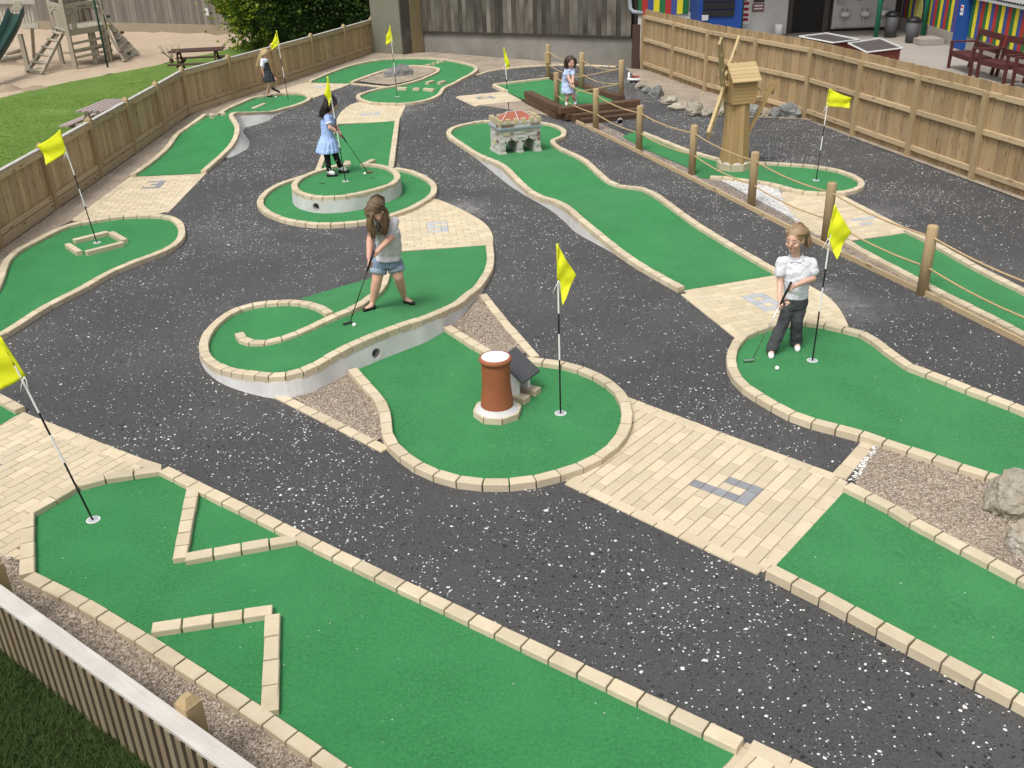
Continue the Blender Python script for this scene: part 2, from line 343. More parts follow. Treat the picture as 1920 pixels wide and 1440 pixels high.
def sheet(name, pts, z, mat, kind='structure', grid=2.0, label=None, bumpy=0.0):
    bnd = [Vector(p) for p in pts]
    zf = (lambda x, y: z+bumpy*mnoise.noise(Vector((x*2.1, y*2.1, 0)))) if bumpy else (lambda x, y: z)
    if bumpy: bnd = sample(bnd+[bnd[0]], grid)[:-1]
    o = cdt(None, name, mat, bnd, zf, grid=grid, smoothed=bool(bumpy)); return tag(o, label, None, None, kind)
def clip(polyg, conv):
    out = polyg
    n = len(conv); area = sum(conv[i][0]*conv[(i+1) % n][1]-conv[(i+1) % n][0]*conv[i][1] for i in range(n)); sg = 1 if area > 0 else -1
    for i in range(n):
        a, b = conv[i], conv[(i+1) % n]; inp, out = out, []
        def sd(p): return sg*((b[0]-a[0])*(p[1]-a[1])-(b[1]-a[1])*(p[0]-a[0]))
        for k in range(len(inp)):
            p, q = inp[k-1], inp[k]; sp, sq = sd(p), sd(q)
            if (sp < 0) != (sq < 0):
                t = sp/(sp-sq); out.append((p[0]+(q[0]-p[0])*t, p[1]+(q[1]-p[1])*t))
            if sq >= 0: out.append(q)
        if not out: return []
    return out
def hull(pts):
    pts = sorted(pts)
    def half(ps):
        h = []
        for p in ps:
            while len(h) > 1 and (h[-1][0]-h[-2][0])*(p[1]-h[-2][1])-(h[-1][1]-h[-2][1])*(p[0]-h[-2][0]) <= 0: h.pop()
            h.append(p)
        return h[:-1]
    return half(pts)+half(pts[::-1])
def parea(p): return abs(sum(p[i][0]*p[(i+1) % len(p)][1]-p[(i+1) % len(p)][0]*p[i][1] for i in range(len(p))))/2
def tee(label, outline, udir, org, grey=(), edges=(), skip=(), mat=None, gmat=None, cell=.1, z=.010):
    """paved tee: running-bond pavers clipped to a convex outline, number set in grey pavers, edging courses"""
    pl = poly(outline); c2 = hull([(p.x, p.y) for p in pl]); ctr = sum(pl, Vector((0, 0, 0)))/len(pl)
    root = empty('paved_tee', ctr, label, kind='structure')
    cdt(root, 'joint_sand', SANDJ, [Vector(p) for p in pl], lambda x, y: .004, grid=5, smoothed=False)
    u = (P(*udir[1])-P(*udir[0])); u.z = 0; u.normalize(); v = Vector((-u.y, u.x, 0)); O = P(*org)
    us = [(p-O).dot(u) for p in pl]; vs = [(p-O).dot(v) for p in pl]
    grey = set(grey)
    for r in range(math.floor(min(vs)/cell)-1, math.ceil(max(vs)/cell)+1):
        k = math.floor(min(us)/cell)-2; kmax = math.ceil(max(us)/cell)+2
        while k < kmax:
            g = (k, r) in grey; n = 1
            if ((k+r*1) % 2 == 0) and (((k+1, r) in grey) == g): n = 2
            u0, u1, v0, v1 = k*cell, (k+n)*cell, r*cell, (r+1)*cell; k += n
            G = .0026
            q = [(u0+G, v0+G), (u1-G, v0+G), (u1-G, v1-G), (u0+G, v1-G)]
            q = [(O.x+u.x*a+v.x*b, O.y+u.y*a+v.y*b) for a, b in q]
            q = clip(q, c2)
            if len(q) < 3 or parea(q) < .0006: continue
            cx, cy = sum(p[0] for p in q)/len(q), sum(p[1] for p in q)/len(q)
            if any(inside(cx, cy, s) for s in skip): continue
            zz = z+random.uniform(-.0012, .0012); m = len(q); ins = .004
            q2 = [((p[0]-cx)*(1-ins/.08)+cx, (p[1]-cy)*(1-ins/.08)+cy) for p in q]
            mb = MB(); mb.add([(p[0], p[1], -.02) for p in q]+[(p[0], p[1], zz-.003) for p in q]+[(p[0], p[1], zz) for p in q2],
                              [(i, (i+1) % m, m+(i+1) % m, m+i) for i in range(m)]+[(m+i, m+(i+1) % m, 2*m+(i+1) % m, 2*m+i) for i in range(m)]+[tuple(range(2*m, 3*m))])
            mb.build('paver', (gmat or GREYP) if g else (mat or PAVER), root, fix=True)
    for e in edges:
        kerb(root, e, z=z+.005, deep=.035, name='edging_paver', mat=mat or PAVER, w=.1, gap=.008, ch=.004, jit=.001, curve=len(e) > 2)
    return root
def wall_under(par, ctrl, side, below=.06, flare=.03, name='side_wall', z0=-.02, world=False, thick=.07, inset=.004, mat=None):
    line = [Vector(c) for c in ctrl] if world else poly(ctrl, KZ)
    pts = sample(smooth(line), .06); nr = normals(pts); mb = MB(); vs = []
    for p, n in zip(pts, nr):
        n = n*side; o = p+n*(.049-inset); h = max(p.z-below, z0+.005)
        k = max(0.0, min(1.0, (h-z0)/.2))
        for q, zz in ((o+n*(flare*k+.010*mnoise.noise(Vector((p.x*5, p.y*5, 0)))), z0+.0), (o+n*.002*mnoise.noise(Vector((p.x*5, p.y*5, 3))), h), (o-n*thick, h), (o-n*thick, z0)): vs.append((q.x, q.y, zz))
    n = len(pts)
    fs = [(i*4+k, (i+1)*4+k, (i+1)*4+(k+1) % 4, i*4+(k+1) % 4) for i in range(n-1) for k in range(4)]+[(0, 1, 2, 3), tuple((n-1)*4+k for k in range(4))]
    o = mb.add(vs, fs).build(name, mat or RENDER, par, fix=True, smooth=True); o.data.set_sharp_from_angle(angle=.6); return o
# ------------------------------------------------------------ setting: ground sheets
def xy(pts, z): return [Vector((p.x, p.y, z)) for p in pts]
LF = [Vector((-7.13, 8.0, 0)), Vector((-7.13, 9.3, 0)), Vector((-7.13, 11.2, 0)), Vector((-7.13, 13.15, 0)), Vector((-7.13, 15.08, 0)), Vector((-7.13, 17.05, 0)), Vector((-7.13, 18.9, 0)), Vector((-7.13, 20.7, 0)), Vector((-7.15, 22.6, 0)),
      Vector((-6.54, 24.35, 0)), Vector((-5.87, 26.25, 0)), Vector((-5.20, 28.11, 0)), Vector((-4.57, 30.05, 0)), Vector((-3.98, 31.85, 0))]
RF = [Vector((3.77, 26.9, 0)), Vector((4.27, 25.1, 0)), Vector((4.76, 23.34, 0)), Vector((5.46, 21.68, 0)), Vector((6.15, 20.03, 0)), Vector((6.57, 18.30, 0)), Vector((6.98, 16.66, 0)), Vector((7.38, 15.05, 0)), Vector((7.78, 13.45, 0)), Vector((8.18, 11.85, 0)), Vector((8.6, 10.2, 0))]
BARN = [Vector((-2.39, 31.65, 0)), Vector((3.50, 27.2, 0))]
sheet('ground', [(-260, -120, 0), (260, -120, 0), (260, 420, 0), (-260, 420, 0)], -.3, SOIL, grid=90)
sheet('tarmac_path', [(-7.2, 7.6, 0), (-.4, 2.2, 0), (9, 1.5, 0), (9, 8, 0)]+[Vector((p.x+.1, p.y, 0)) for p in RF[::-1]]+[BARN[1], BARN[0], (-3.0, 31.1, 0)]+[Vector((p.x-.1, p.y, 0)) for p in LF[::-1]], 0, TARMAC, grid=3)
GB = [(-260, 640), (-120, 600), (-20, 560), (0, 520), (33, 468), (100, 433), (137, 414), (246, 331), (249, 324), (283, 302), (312, 277), (332, 250), (347, 240, .12), (362, 229, .2), (383, 214, .33), (403, 213, .2), (429, 201, .12), (450, 192), (474, 183), (500, 177), (583, 152), (616, 136), (650, 124), (684, 116), (721, 110), (759, 108), (794, 108), (828, 110), (860, 115), (886, 122), (893, 130),
      (897, 138), (925, 131), (964, 126), (1017, 122), (1082, 121), (1152, 123), (1180, 128)]
bed_back = sheet('gravel_bed', xy(poly(GB), 0)+[BARN[1]+Vector((-.15, -.02, 0)), BARN[0], Vector((-3.0, 31.1, 0))]+[Vector((p.x+.05, p.y, 0)) for p in LF[::-1]], .012, GRAVEL, grid=.8, bumpy=.004)
GR = [(1172, 128), (1190, 145), (1205, 158), (1231, 181), (1262, 198), (1300, 214), (1347, 219), (1437, 222), (1500, 224)]
sheet('gravel_bed', xy(poly(GR), 0)+[RF[4]+Vector((.2, -.3, 0)), RF[4], RF[3], RF[2], RF[1], RF[0]], .014, GRAVEL, grid=.8, bumpy=.006)
sheet('gravel_bed', [RF[4]+Vector((-.08, 0, 0))]+[p+Vector((-.10, 0, 0)) for p in RF[5:]]+[p+Vector((.1, 0, 0)) for p in RF[:4:-1]], .013, GRAVEL, grid=1)
FA, FB = P(0, 1113, .5), P(450, 1440, .5); FD = (FB-FA); FD.z = 0; FD.normalize(); FA.z = FB.z = 0
NB = xy(poly([(-420, 1000), (-200, 1022), (0, 1046), (36, 1051), (46, 1078), (150, 1135), (315, 1236), (437, 1320), (570, 1408), (640, 1456), (800, 1568)]), 0)
bed_near = sheet('gravel_bed', NB+[FB+FD*1.2, FA-FD*3.2], .012, GRAVEL, grid=.5, bumpy=.005)
BOARD = [(1040, 212), (1120, 249), (1280, 329), (1477, 429), (1580, 481), (1727, 551), (1920, 648), (2050, 715), (2290, 838)]
DS = [(1100, 220), (1166, 251), (1209, 275), (1288, 308), (1312, 328), (1342, 337), (1402, 366), (1488, 412), (1513, 431), (1548, 453), (1600, 461), (1650, 487), (1707, 515), (1812, 570), (1920, 625), (2060, 700), (2300, 824)]
sheet('dirt_strip', xy(poly(BOARD), 0)+xy(poly(DS[::-1]), 0), .012, DIRT, grid=.5, bumpy=.006)
sheet('white_gravel_bed', xy(poly([(1342, 335), (1404, 341), (1440, 346), (1468, 360), (1469, 380), (1488, 407), (1508, 426), (1488, 413), (1402, 367)]), 0), .015, WGRAVEL, grid=.4, bumpy=.005)
sheet('gravel_bed', xy(poly([(975, 190), (1050, 216), (1030, 218), (935, 204), (898, 198)]), 0), .012, GRAVEL, grid=.5)
bed_r = sheet('gravel_bed', xy(poly([(1640, 830), (1700, 846), (1800, 878), (1900, 910), (2080, 966), (2395, 1056), (2440, 1352), (2140, 1194), (1990, 1118), (1860, 1048), (1760, 995), (1660, 942), (1588, 905)]), 0), .014, GRAVEL, grid=.4, bumpy=.005)
bed_w1 = sheet('gravel_bed', xy(poly([(898, 552), (950, 618), (990, 668), (940, 668), (890, 645), (850, 620), (830, 600)]), 0), .014, GRAVEL, grid=.3, bumpy=.004)
bed_w2 = sheet('gravel_bed', xy(poly([(530, 736), (560, 715), (655, 690), (715, 760), (724, 836), (640, 797)]), 0), .014, GRAVEL, grid=.3, bumpy=.004)
sheet('gravel_bed', xy(poly([(660, 153), (684, 144), (710, 135), (740, 127), (766, 123), (809, 125), (820, 129), (820, 132), (807, 140), (785, 149), (755, 157), (729, 162)]), 0), .03, GRAVEL, grid=.5, bumpy=.006)
# lawn, play sand and yard outside the fences
LB = [(-400, 260), (-200, 222), (0, 182), (60, 166), (130, 152), (200, 138), (270, 125), (310, 117), (340, 108), (400, 98), (432, 90), (462, 78), (560, 66), (720, 70)]
sheet('lawn', [(-40, 4, 0), (-7.2, 4.5, 0)]+[Vector((p.x-.05, p.y, 0)) for p in LF]+xy(poly(LB[::-1]), 0)+[(-40, 20, 0)], -.03, GRASS, grid=1.0, bumpy=.03)
sheet('play_sand', xy(poly(LB), 0)+[(-2, 46, 0), (-60, 60, 0), (-60, 24, 0)], -.035, SAND, grid=.45, bumpy=.07)
sheet('yard_concrete', [(p.x+.12, p.y, 0) for p in RF]+[(30, 8, 0), (30, 40, 0), (3.9, 40, 0)], -.01, CONC, grid=3)
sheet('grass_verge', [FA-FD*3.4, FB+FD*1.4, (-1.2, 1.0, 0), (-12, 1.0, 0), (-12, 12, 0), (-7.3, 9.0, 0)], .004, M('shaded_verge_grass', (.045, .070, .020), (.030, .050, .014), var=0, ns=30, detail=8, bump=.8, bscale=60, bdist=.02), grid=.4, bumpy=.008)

# ------------------------------------------------------------ putting greens
def green(label, at, group='minigolf greens'):
    return empty('putting_green', P(*at), label, 'putting green', group)
def L3(line): return list(line)
# zigzag green by the near fence
g = green('long angular green with two V-shaped stone chevrons set on its turf', (500, 1150))
a = kerb(g, [(50, 1076), (51, 962)], curve=False)
b = kerb(g, [(52, 960), (146, 906), (185, 895), (278, 880), (304, 877)], curve=False)
c = kerb(g, [(306, 878), (640, 1042), (1390, 1394)], curve=False)
d = kerb(g, [(53, 1078), (150, 1126), (258, 1190), (370, 1262), (497, 1345), (620, 1430), (800, 1555)], curve=False)
kerb(g, [(362, 911), (336, 1046)], curve=False, stone=.16); kerb(g, [(346, 1043), (556, 1006)], curve=False)
kerb(g, [(283, 1176), (512, 1141)], curve=False); kerb(g, [(511, 1150), (505, 1334)], curve=False)
turf(g, a[::-1]+d+[P(1150, 1620, KZ), P(1330, 1452, KZ)]+c[::-1]+b[::-1], flat=.018, grid=.35, world=True)
GREEN_A = g
# green with the stone box, running off past the flag
g = green('rounded green with four stones boxing in its cup', (180, 480))
a = kerb(g, [(37, 765), (0, 745), (-60, 716), (-92, 690), (-80, 662), (-40, 642), (0, 626), (38, 603), (73, 580), (113, 558), (150, 540), (187, 519), (213, 505), (247, 491), (285, 477), (310, 467), (334, 451), (341, 432), (333, 414), (310, 404), (267, 403), (220, 405), (177, 412), (133, 420), (100, 433), (67, 450), (33, 468), (12, 488), (3, 512), (-12, 545), (-60, 580), (-140, 610), (-230, 660), (-280, 760)])
turf(g, a+[P(-150, 850, KZ), P(0, 787, KZ)], flat=.018, grid=.3, world=True)
for p, q in (((137, 449), (202, 433)), ((208, 434), (234, 449)), ((160, 471), (231, 453)), ((126, 456), (149, 471))):
    kerb(g, [p, q], stone=2, z=.08, curve=False, w=.085, name='obstacle_stone')
# ramped green along the fence
g = green('humped green whose ramp drops to a small oval putting area by the fence', (330, 290))
a = kerb(g, [(248, 326), (283, 302), (312, 277), (321, 265, .07), (332, 250, .09), (347, 240, .14), (362, 229, .22), (375, 220, .29), (385, 213, .33)])
lw = [P(312, 277, KZ), P(321, 265, .07), P(332, 250, .09), P(347, 240, .14), P(362, 229, .22), P(375, 220, .29), P(385, 213, .33)]
wall_under(g, lw, -1, world=True)
b = kerb(g, [(403, 213, .22), (412, 211, .18), (429, 201, .12), (450, 192, .08), (474, 182), (502, 178), (532, 175), (559, 174), (574, 177), (580, 182), (574, 188), (555, 196), (532, 202), (510, 208, .10), (487, 209, .20), (459, 210, .27), (441, 210, .32), (433, 215, .35), (437, 223, .36), (444, 235, .33), (443, 252, .26), (433, 271, .17), (418, 287, .10), (399, 304), (381, 320)])
turf(g, a+b, world=True, grid=.2)
wall_under(g, [P(532, 202, KZ), P(510, 208, .10), P(487, 209, .20), P(459, 210, .27), P(441, 210, .32), P(433, 215, .35), P(437, 223, .36), P(444, 235, .33), P(443, 252, .26), P(433, 271, .17), P(418, 287, .10)], -1, world=True, flare=.16)
kerb(g, [(466, 206), (496, 193)], curve=False, name='obstacle_stone')
for p, q, zz in (((393, 214), (400, 213), .34), ((414, 212), (422, 211), .30)): kerb(g, [(p[0], p[1], zz), (q[0], q[1], zz)], stone=1, deep=.2, w=.12, curve=False, name='obstacle_stone')
# looping green under the barn wall
g = green('long looping green curling round a gravel island beneath the barn wall', (760, 175))
a = kerb(g, [(581, 151), (616, 136), (650, 124), (684, 116), (721, 110), (759, 108), (794, 108), (828, 110), (860, 115), (886, 122), (893, 128, .09), (886, 136, .09), (867, 146), (849, 156), (833, 163), (826, 172), (819, 179), (794, 188), (757, 193), (725, 193), (695, 191), (676, 185), (671, 179), (680, 174), (702, 167), (729, 162), (755, 157), (785, 149), (807, 140), (820, 133), (821, 128), (809, 125), (785, 123), (766, 123), (740, 127), (710, 135), (684, 144), (659, 153)])
turf(g, a, flat=.018, grid=.4, world=True)
for p, q in (((744, 164), (763, 164)), ((774, 165), (787, 165)), ((795, 165), (814, 167)), ((800, 154), (812, 150)), ((822, 154), (834, 151)), ((798, 121), (806, 120)), ((809, 118), (815, 117.5)), ((818, 115), (824, 114.5)), ((827, 113), (833, 112))):
    kerb(g, [p, q], stone=2, z=.08, curve=False, name='obstacle_stone')
e = empty('path_edging', P(700, 158), 'flush line of buff edging stones between gravel island and tarmac', 'edging', 'flush stone edgings')
kerb(e, [(659, 156), (729, 163)], z=.03, deep=.05, curve=False)
e = empty('path_edging', P(1017, 122), 'thin curved stone edging where tarmac meets gravel below the barn', 'edging', 'flush stone edgings')
kerb(e, [(895, 139), (925, 131), (964, 126), (1017, 122), (1082, 121), (1156, 124)], z=.03, deep=.05)
# podium green
g = green('round green ringed by stone with a raised drum-shaped podium in its middle', (640, 405))
ln = kerb(g, [(745, 222), (733, 313)], curve=False); ll = kerb(g, [(630, 231), (602, 302), (596, 318)], curve=False)
rg = kerb(g, [(741, 314), (769, 320), (792, 329), (810, 342), (814, 354), (808, 366), (790, 378), (765, 391), (741, 399), (717, 407), (686, 413), (658, 416), (630, 418), (606, 419), (579, 417), (549, 413), (523, 406), (500, 395), (488, 382), (490, 370), (503, 356), (525, 344), (547, 336), (575, 327), (600, 321)], stone=.19)
turf(g, ln+rg+ll[::-1], flat=.018, grid=.35, world=True)
PZ = .265
pr = [(677, 307), (705, 308), (729, 314), (743, 324), (744, 334), (733, 344), (705, 353), (682, 359), (658, 364), (632, 367), (606, 368), (583, 366), (563, 360), (553, 352), (553, 342), (565, 332), (587, 322), (610, 315), (632, 309), (654, 306)]
pl = kerb(g, [(x, y, PZ) for x, y in pr], stone=.17, deep=.06)
turf(g, pl, flat=PZ-.045, grid=.3, world=True)
wall_under(g, [P(x, y, PZ) for x, y in pr], -1, below=.055, flare=.015, world=True)
ra, rb = P(654, 306, PZ), P(677, 307, PZ); rc, rd = P(690, 296, .02), P(640, 295, .02)
mb = MB(); mb.add([(ra.x, ra.y-.1, PZ-.045), (rb.x, rb.y-.1, PZ-.045), (rb.x+.05, rb.y+1.0, .02), (ra.x-.05, ra.y+1.0, .02)], [(0, 1, 2, 3)]); mb.build('ramp', TURF, g)
kerb(g, [rb+Vector((.02, .05, -.02)), rb+Vector((.14, .55, -.06))], curve=False, world=True, deep=.15); kerb(g, [ra+Vector((-.02, .05, -.02)), ra+Vector((-.1, .45, -.06))], curve=False, world=True, deep=.15)
def pipe(par, px, py, towards, r=.045, Y=None, at=None):
    c = at if at is not None else J(px, py, Y); n = Vector(towards).normalized()
    o = MB(); s = 20; x = n.cross(Vector((0, 0, 1))).normalized(); y = x.cross(n); vs = []
    for rr, dd in ((r*1.06, -.03), (r*1.06, .003), (r, .003), (r, -.10)): vs += [c+n*dd+(x*math.cos(k*2*math.pi/s)+y*math.sin(k*2*math.pi/s))*rr for k in range(s)]
    o.add(vs, [(i*s+k, i*s+(k+1) % s, (i+1)*s+(k+1) % s, (i+1)*s+k) for i in range(3) for k in range(s)])
    p = o.build('pipe_mouth', plain('pipe_%d' % px, (.30, .29, .28)), par, smooth=True, fix=True)
    MB().add([c-n*.095+(x*math.cos(k*2*math.pi/s)+y*math.sin(k*2*math.pi/s))*r for k in range(s)], [tuple(range(s))]).build('pipe_bore', plain('bore_%d' % px, (.05, .048, .046)), p)  # dark disc paints the shade deep inside the pipe
def wall_hit(px, py, line, side):
    pts = sample(smooth([Vector(q) for q in line]), .02); nr = normals(pts); best = None
    for p_, n_ in zip(pts, nr):
        n_ = n_*side
        if n_.y > .2: continue
        for zz in (.06, .08, .10, .12, .14, .16, .18):
            o_ = Vector((p_.x, p_.y, zz))+n_*.055; x_, y_ = proj(o_); e_ = (x_-px)**2+(y_-py)**2
            if best is None or e_ < best[0]: best = (e_, o_, n_)
    return best[1], best[2]
def pipe_on(par, px, py, line, side, r):
    c, n = wall_hit(px, py, line, side); pipe(par, px, py, n, r=r, at=c)
    wall = [o for o in par.children if o.name.startswith('side_wall')][-1]
    cut = MB().tube([c+n*.1, c-n*.2], r*1.05, 24).build('cutter', DARK, None, fix=True)
    m = wall.modifiers.new('bore', 'BOOLEAN'); m.operation = 'DIFFERENCE'; m.object = cut; m.solver = 'EXACT'
    bpy.context.view_layer.update(); dg = bpy.context.evaluated_depsgraph_get(); me = bpy.data.meshes.new_from_object(wall.evaluated_get(dg)); wall.modifiers.clear(); wall.data = me; me.polygons.foreach_set('use_smooth', [False]*len(me.polygons))
    cm = cut.data; bpy.data.objects.remove(cut); bpy.data.meshes.remove(cm)
    # the pipe sits in a rough collar of mortar
pipe_on(g, 593, 387, [P(x, y, PZ) for x, y in pr], -1, r=.05)
for x, y in ((604.5, 343.6), (698.5, 334)):
    q = P(x, y, PZ-.043); MB().box(q, (.09, .03, .004)).build('dark_plate', BLACK, g)  # small black plates on the podium turf
# spiral green
g = green('raised spiral green with a hook-shaped stone kerb curling inside its end', (560, 650))
SP = .31
outer = [(917, 453), (919, 470), (920, 483), (918, 498), (913, 510), (905, 523, .072), (895, 537, .09), (880, 548, .12), (860, 565, .165), (837, 577, .21), (813, 587, .245), (787, 597, .27), (763, 604, .28), (723, 618, .285), (683, 634, .28), (647, 650, .27), (617, 667, .255), (583, 686, .245), (550, 698, .235), (513, 702, .22), (467, 698, .19), (427, 691, .155), (400, 679, .125), (384, 662, .11), (382, 642, .10), (391, 620, .10), (410, 600, .10), (433, 584, .11), (460, 573, .12), (490, 567, .135), (520, 565, .15), (550, 564, .17), (580, 568, .19), (603, 576, .21), (618, 586, .225)]
inner = [(448, 623, .125), (453, 632, .127), (463, 637, .13), (480, 641, .14), (500, 640, .15), (520, 636, .165), (543, 628, .18), (565, 620, .195), (582, 612, .205), (610, 598, .22), (633, 588, .235), (653, 580, .24), (677, 568, .24), (695, 555, .22), (712, 541, .18), (720, 527, .14), (725, 507, .10), (729, 490, .08), (735, 468, KZ)]
o1 = kerb(g, outer[:14], stone=.15); o2 = kerb(g, outer[13:], stone=.155); i1 = kerb(g, inner, stone=.17)
k = min(range(len(i1)), key=lambda q: (i1[q]-P(630, 589, .23)).length)
turf(g, o1+o2[1:]+i1[k:], grid=.14, world=True); SPZ = turf.z
wall_under(g, poly(outer[5:]), -1, world=True, flare=.035)
pipe_on(g, 703, 662, poly(outer[5:]), -1, r=.05)
kj = [P(580, 566, .14), P(603, 575, .16), P(618, 585, .175)]+[p-Vector((0, 0, .05)) for p in i1[k::4]]
tb = [P(563, 560, .01), P(610, 546, .01), P(650, 534, .01), P(695, 522, .01), P(728, 488, .015)]
turf(g, sample(tb, .1)+sample(kj, .1)[::-1], drop=0, grid=.14, world=True)
# chimney-pot green
g = green('broad round green under the spiral wall carrying the terracotta chimney pot', (1000, 860))
a = kerb(g, [(660, 690), (677, 709), (693, 727), (708, 743), (719, 763), (724, 787), (725, 807), (733, 827), (752, 847), (780, 867), (813, 883), (857, 896), (907, 902), (955, 902), (1003, 896), (1047, 885), (1087, 872), (1120, 856), (1150, 834), (1167, 811), (1175, 787), (1175, 763), (1166, 740), (1147, 720), (1120, 703), (1090, 690), (1053, 680), (1013, 675), (973, 671), (940, 666), (913, 657), (887, 642), (860, 625), (838, 611)], z=.07)
turf(g, a+[P(830, 598, .07), P(655, 680, .07)], flat=.018, grid=.3, world=True)
e = empty('path_edging', P(950, 605), 'diagonal line of flush buff pavers along the small gravel wedge above the chimney pot', 'edging', 'flush stone edgings')
kerb(e, [(905, 551), (948, 606), (1004, 668)], z=.02, deep=.05, curve=False, mat=PAVER, stone=.2)
e = empty('path_edging', P(620, 790), 'diagonal line of flush buff pavers edging the gravel below the spiral wall', 'edging', 'flush stone edgings')
kerb(e, [(520, 739), (724, 842)], z=.02, deep=.05, curve=False, mat=PAVER, stone=.2)
# green where the girl in white plays
g = green('pear-shaped green where the girl in the white shirt putts', (1650, 760))
a = kerb(g, [(2400, 957), (2110, 842), (1990, 795), (1920, 767), (1897, 757), (1860, 743), (1817, 727), (1780, 712), (1743, 698), (1713, 688), (1690, 673), (1667, 657), (1643, 638), (1617, 623), (1583, 614), (1550, 606), (1510, 601), (1467, 604), (1433, 611), (1407, 621), (1389, 631), (1376, 650), (1371, 673), (1377, 697), (1393, 718), (1417, 735), (1447, 753), (1480, 771), (1513, 784), (1557, 796), (1600, 806), (1640, 820), (1680, 833), (1727, 848), (1773, 863), (1820, 879), (1867, 893), (1960, 921), (2120, 968), (2400, 1050)], z=.07); kerb(g, [(2402, 962), (2402, 1046)], z=.07, curve=False)
turf(g, a, flat=.018, grid=.35, world=True)
# near right green
g = green('straight green between two kerbs leaving the paved tee marked seven', (1650, 1050))
a = kerb(g, [(1588, 907), (1640, 933), (1677, 952), (1717, 977), (1763, 1001), (1813, 1027), (1863, 1053), (1907, 1076), (2000, 1124), (2150, 1204), (2450, 1364)], z=.07)
b = kerb(g, [(1442, 1062), (1510, 1097), (1563, 1123), (1617, 1153), (1673, 1182), (1730, 1213), (1793, 1245), (1857, 1279), (1910, 1306), (2010, 1360), (2300, 1517)], z=.08)
turf(g, a+b[::-1], flat=.018, grid=.35, world=True)
# castle green
g = green('wavy green with two humps leading to the little castle', (1200, 440))
a = kerb(g, [(1278, 538), (1223, 508), (1187, 486), (1153, 461, .085), (1120, 434, .15), (1087, 407, .215), (1063, 386, .215), (1040, 375, .16), (1017, 368, .11), (993, 356, .10), (967, 332, .17), (947, 312, .22), (927, 301, .18), (907, 293, .11), (887, 283), (863, 267), (844, 254), (842, 245), (853, 237), (880, 230), (907, 226), (960, 224), (1010, 228), (1040, 234), (1056, 243), (1055, 254), (1036, 262), (1041, 271), (1057, 280, .09), (1080, 290, .15), (1100, 302, .205), (1123, 323, .19), (1147, 342, .11), (1173, 348, .09), (1203, 352, .14), (1227, 362, .205), (1250, 378, .215), (1280, 400, .14), (1310, 421, .085), (1364, 454), (1404, 477), (1458, 508)], stone=.2)
turf(g, a, grid=.16, world=True); CASZ = turf.z
wall_under(g, [P(1187, 486, KZ), P(1153, 461, .085), P(1120, 434, .15), P(1087, 407, .215), P(1063, 386, .215), P(1040, 375, .16), P(1017, 368, .11), P(993, 356, .10), P(967, 332, .17), P(947, 312, .22), P(927, 301, .18), P(907, 293, .11), P(887, 283, KZ)], -1, world=True, flare=.015)
wall_under(g, [P(1041, 271, KZ), P(1057, 280, .09), P(1080, 290, .15), P(1100, 302, .205), P(1123, 323, .19), P(1147, 342, .11), P(1173, 348, .09), P(1203, 352, .14), P(1227, 362, .205), P(1250, 378, .215), P(1280, 400, .14), P(1310, 421, .085)], -1, world=True, flare=.015)
# windmill green
g = green('narrow green behind the rope fence with a windmill standing on it', (1480, 330))
a = kerb(g, [(1205, 247), (1223, 254), (1255, 267), (1282, 278), (1315, 288), (1350, 297), (1390, 302), (1426, 304), (1456, 305), (1486, 307), (1515, 309), (1545, 313), (1575, 319), (1599, 328), (1615, 339), (1612, 350), (1591, 357), (1564, 360), (1526, 360), (1505, 358), (1486, 354), (1464, 348), (1440, 342), (1412, 338), (1377, 334), (1353, 331), (1331, 330)])
turf(g, a+[P(x, y, KZ) for x, y in ((1312, 328), (1288, 308), (1209, 275), (1166, 251), (1190, 243))], flat=.02, grid=.3, world=True)
# first green by the rope fence
g = green('long green between rope fence and tarmac beyond the first tee', (1800, 525))
a = kerb(g, [(1586, 449), (1613, 466), (1650, 486), (1687, 505), (1747, 537), (1788, 558), (1833, 580), (1880, 604), (1920, 625), (2060, 698), (2300, 822)])
b = kerb(g, [(1703, 430), (1727, 442), (1758, 458), (1795, 479), (1833, 500), (1875, 521), (1920, 543), (2060, 612), (2300, 730)])
turf(g, a+b[::-1], flat=.018, grid=.3, world=True)
# ------------------------------------------------------------ paved tees with numbers
def pxpoly(pts): return [(p.x, p.y) for p in poly(pts)]
tee('buff paved tee with the number seven in grey blocks', [(1168, 742), (1190, 755), (1565, 892), (1590, 906), (1452, 1056), (1432, 1074), (1050, 898), (1120, 830)], ((1452, 1056), (1590, 906)), (1312, 918),
    grey=[(0, 0), (0, -1), (0, -2), (0, -3), (0, -4), (1, -4), (2, -4), (2, -3), (2, -2)], edges=[[(1193, 759), (1566, 894)], [(1066, 901), (1428, 1070)], [(1444, 1058), (1582, 908)]],
    skip=[pxpoly([(660, 690), (725, 807), (780, 867), (857, 896), (955, 902), (1047, 885), (1120, 856), (1167, 811), (1175, 763), (1147, 720), (1090, 690), (900, 640)])])
e = empty('path_edging', P(1605, 860), 'short flush paver strip joining two kerbs at the edge of the gravel bed', 'edging', 'flush stone edgings')
kerb(e, [(1573, 893), (1635, 823)], z=.018, deep=.05, curve=False, mat=PAVER, w=.12)
tee('large buff paved tee cut off by the frame beside the near flag', [(38, 772), (72, 789), (159, 826), (244, 856), (303, 875), (150, 912), (52, 966), (46, 1052), (0, 1046), (-260, 1016), (-260, 900)], ((-60, 818), (38, 772)), (6, 873),
    grey=[(-1, 0), (-2, 0), (-3, 0), (-1, 1)], edges=[[(36, 776), (72, 792), (159, 829), (244, 859), (296, 876)], [(-150, 862), (32, 778)]],
    skip=[pxpoly([(60, 1076), (55, 962), (150, 908), (185, 897), (278, 882), (304, 880), (600, 1020), (300, 1200)])])
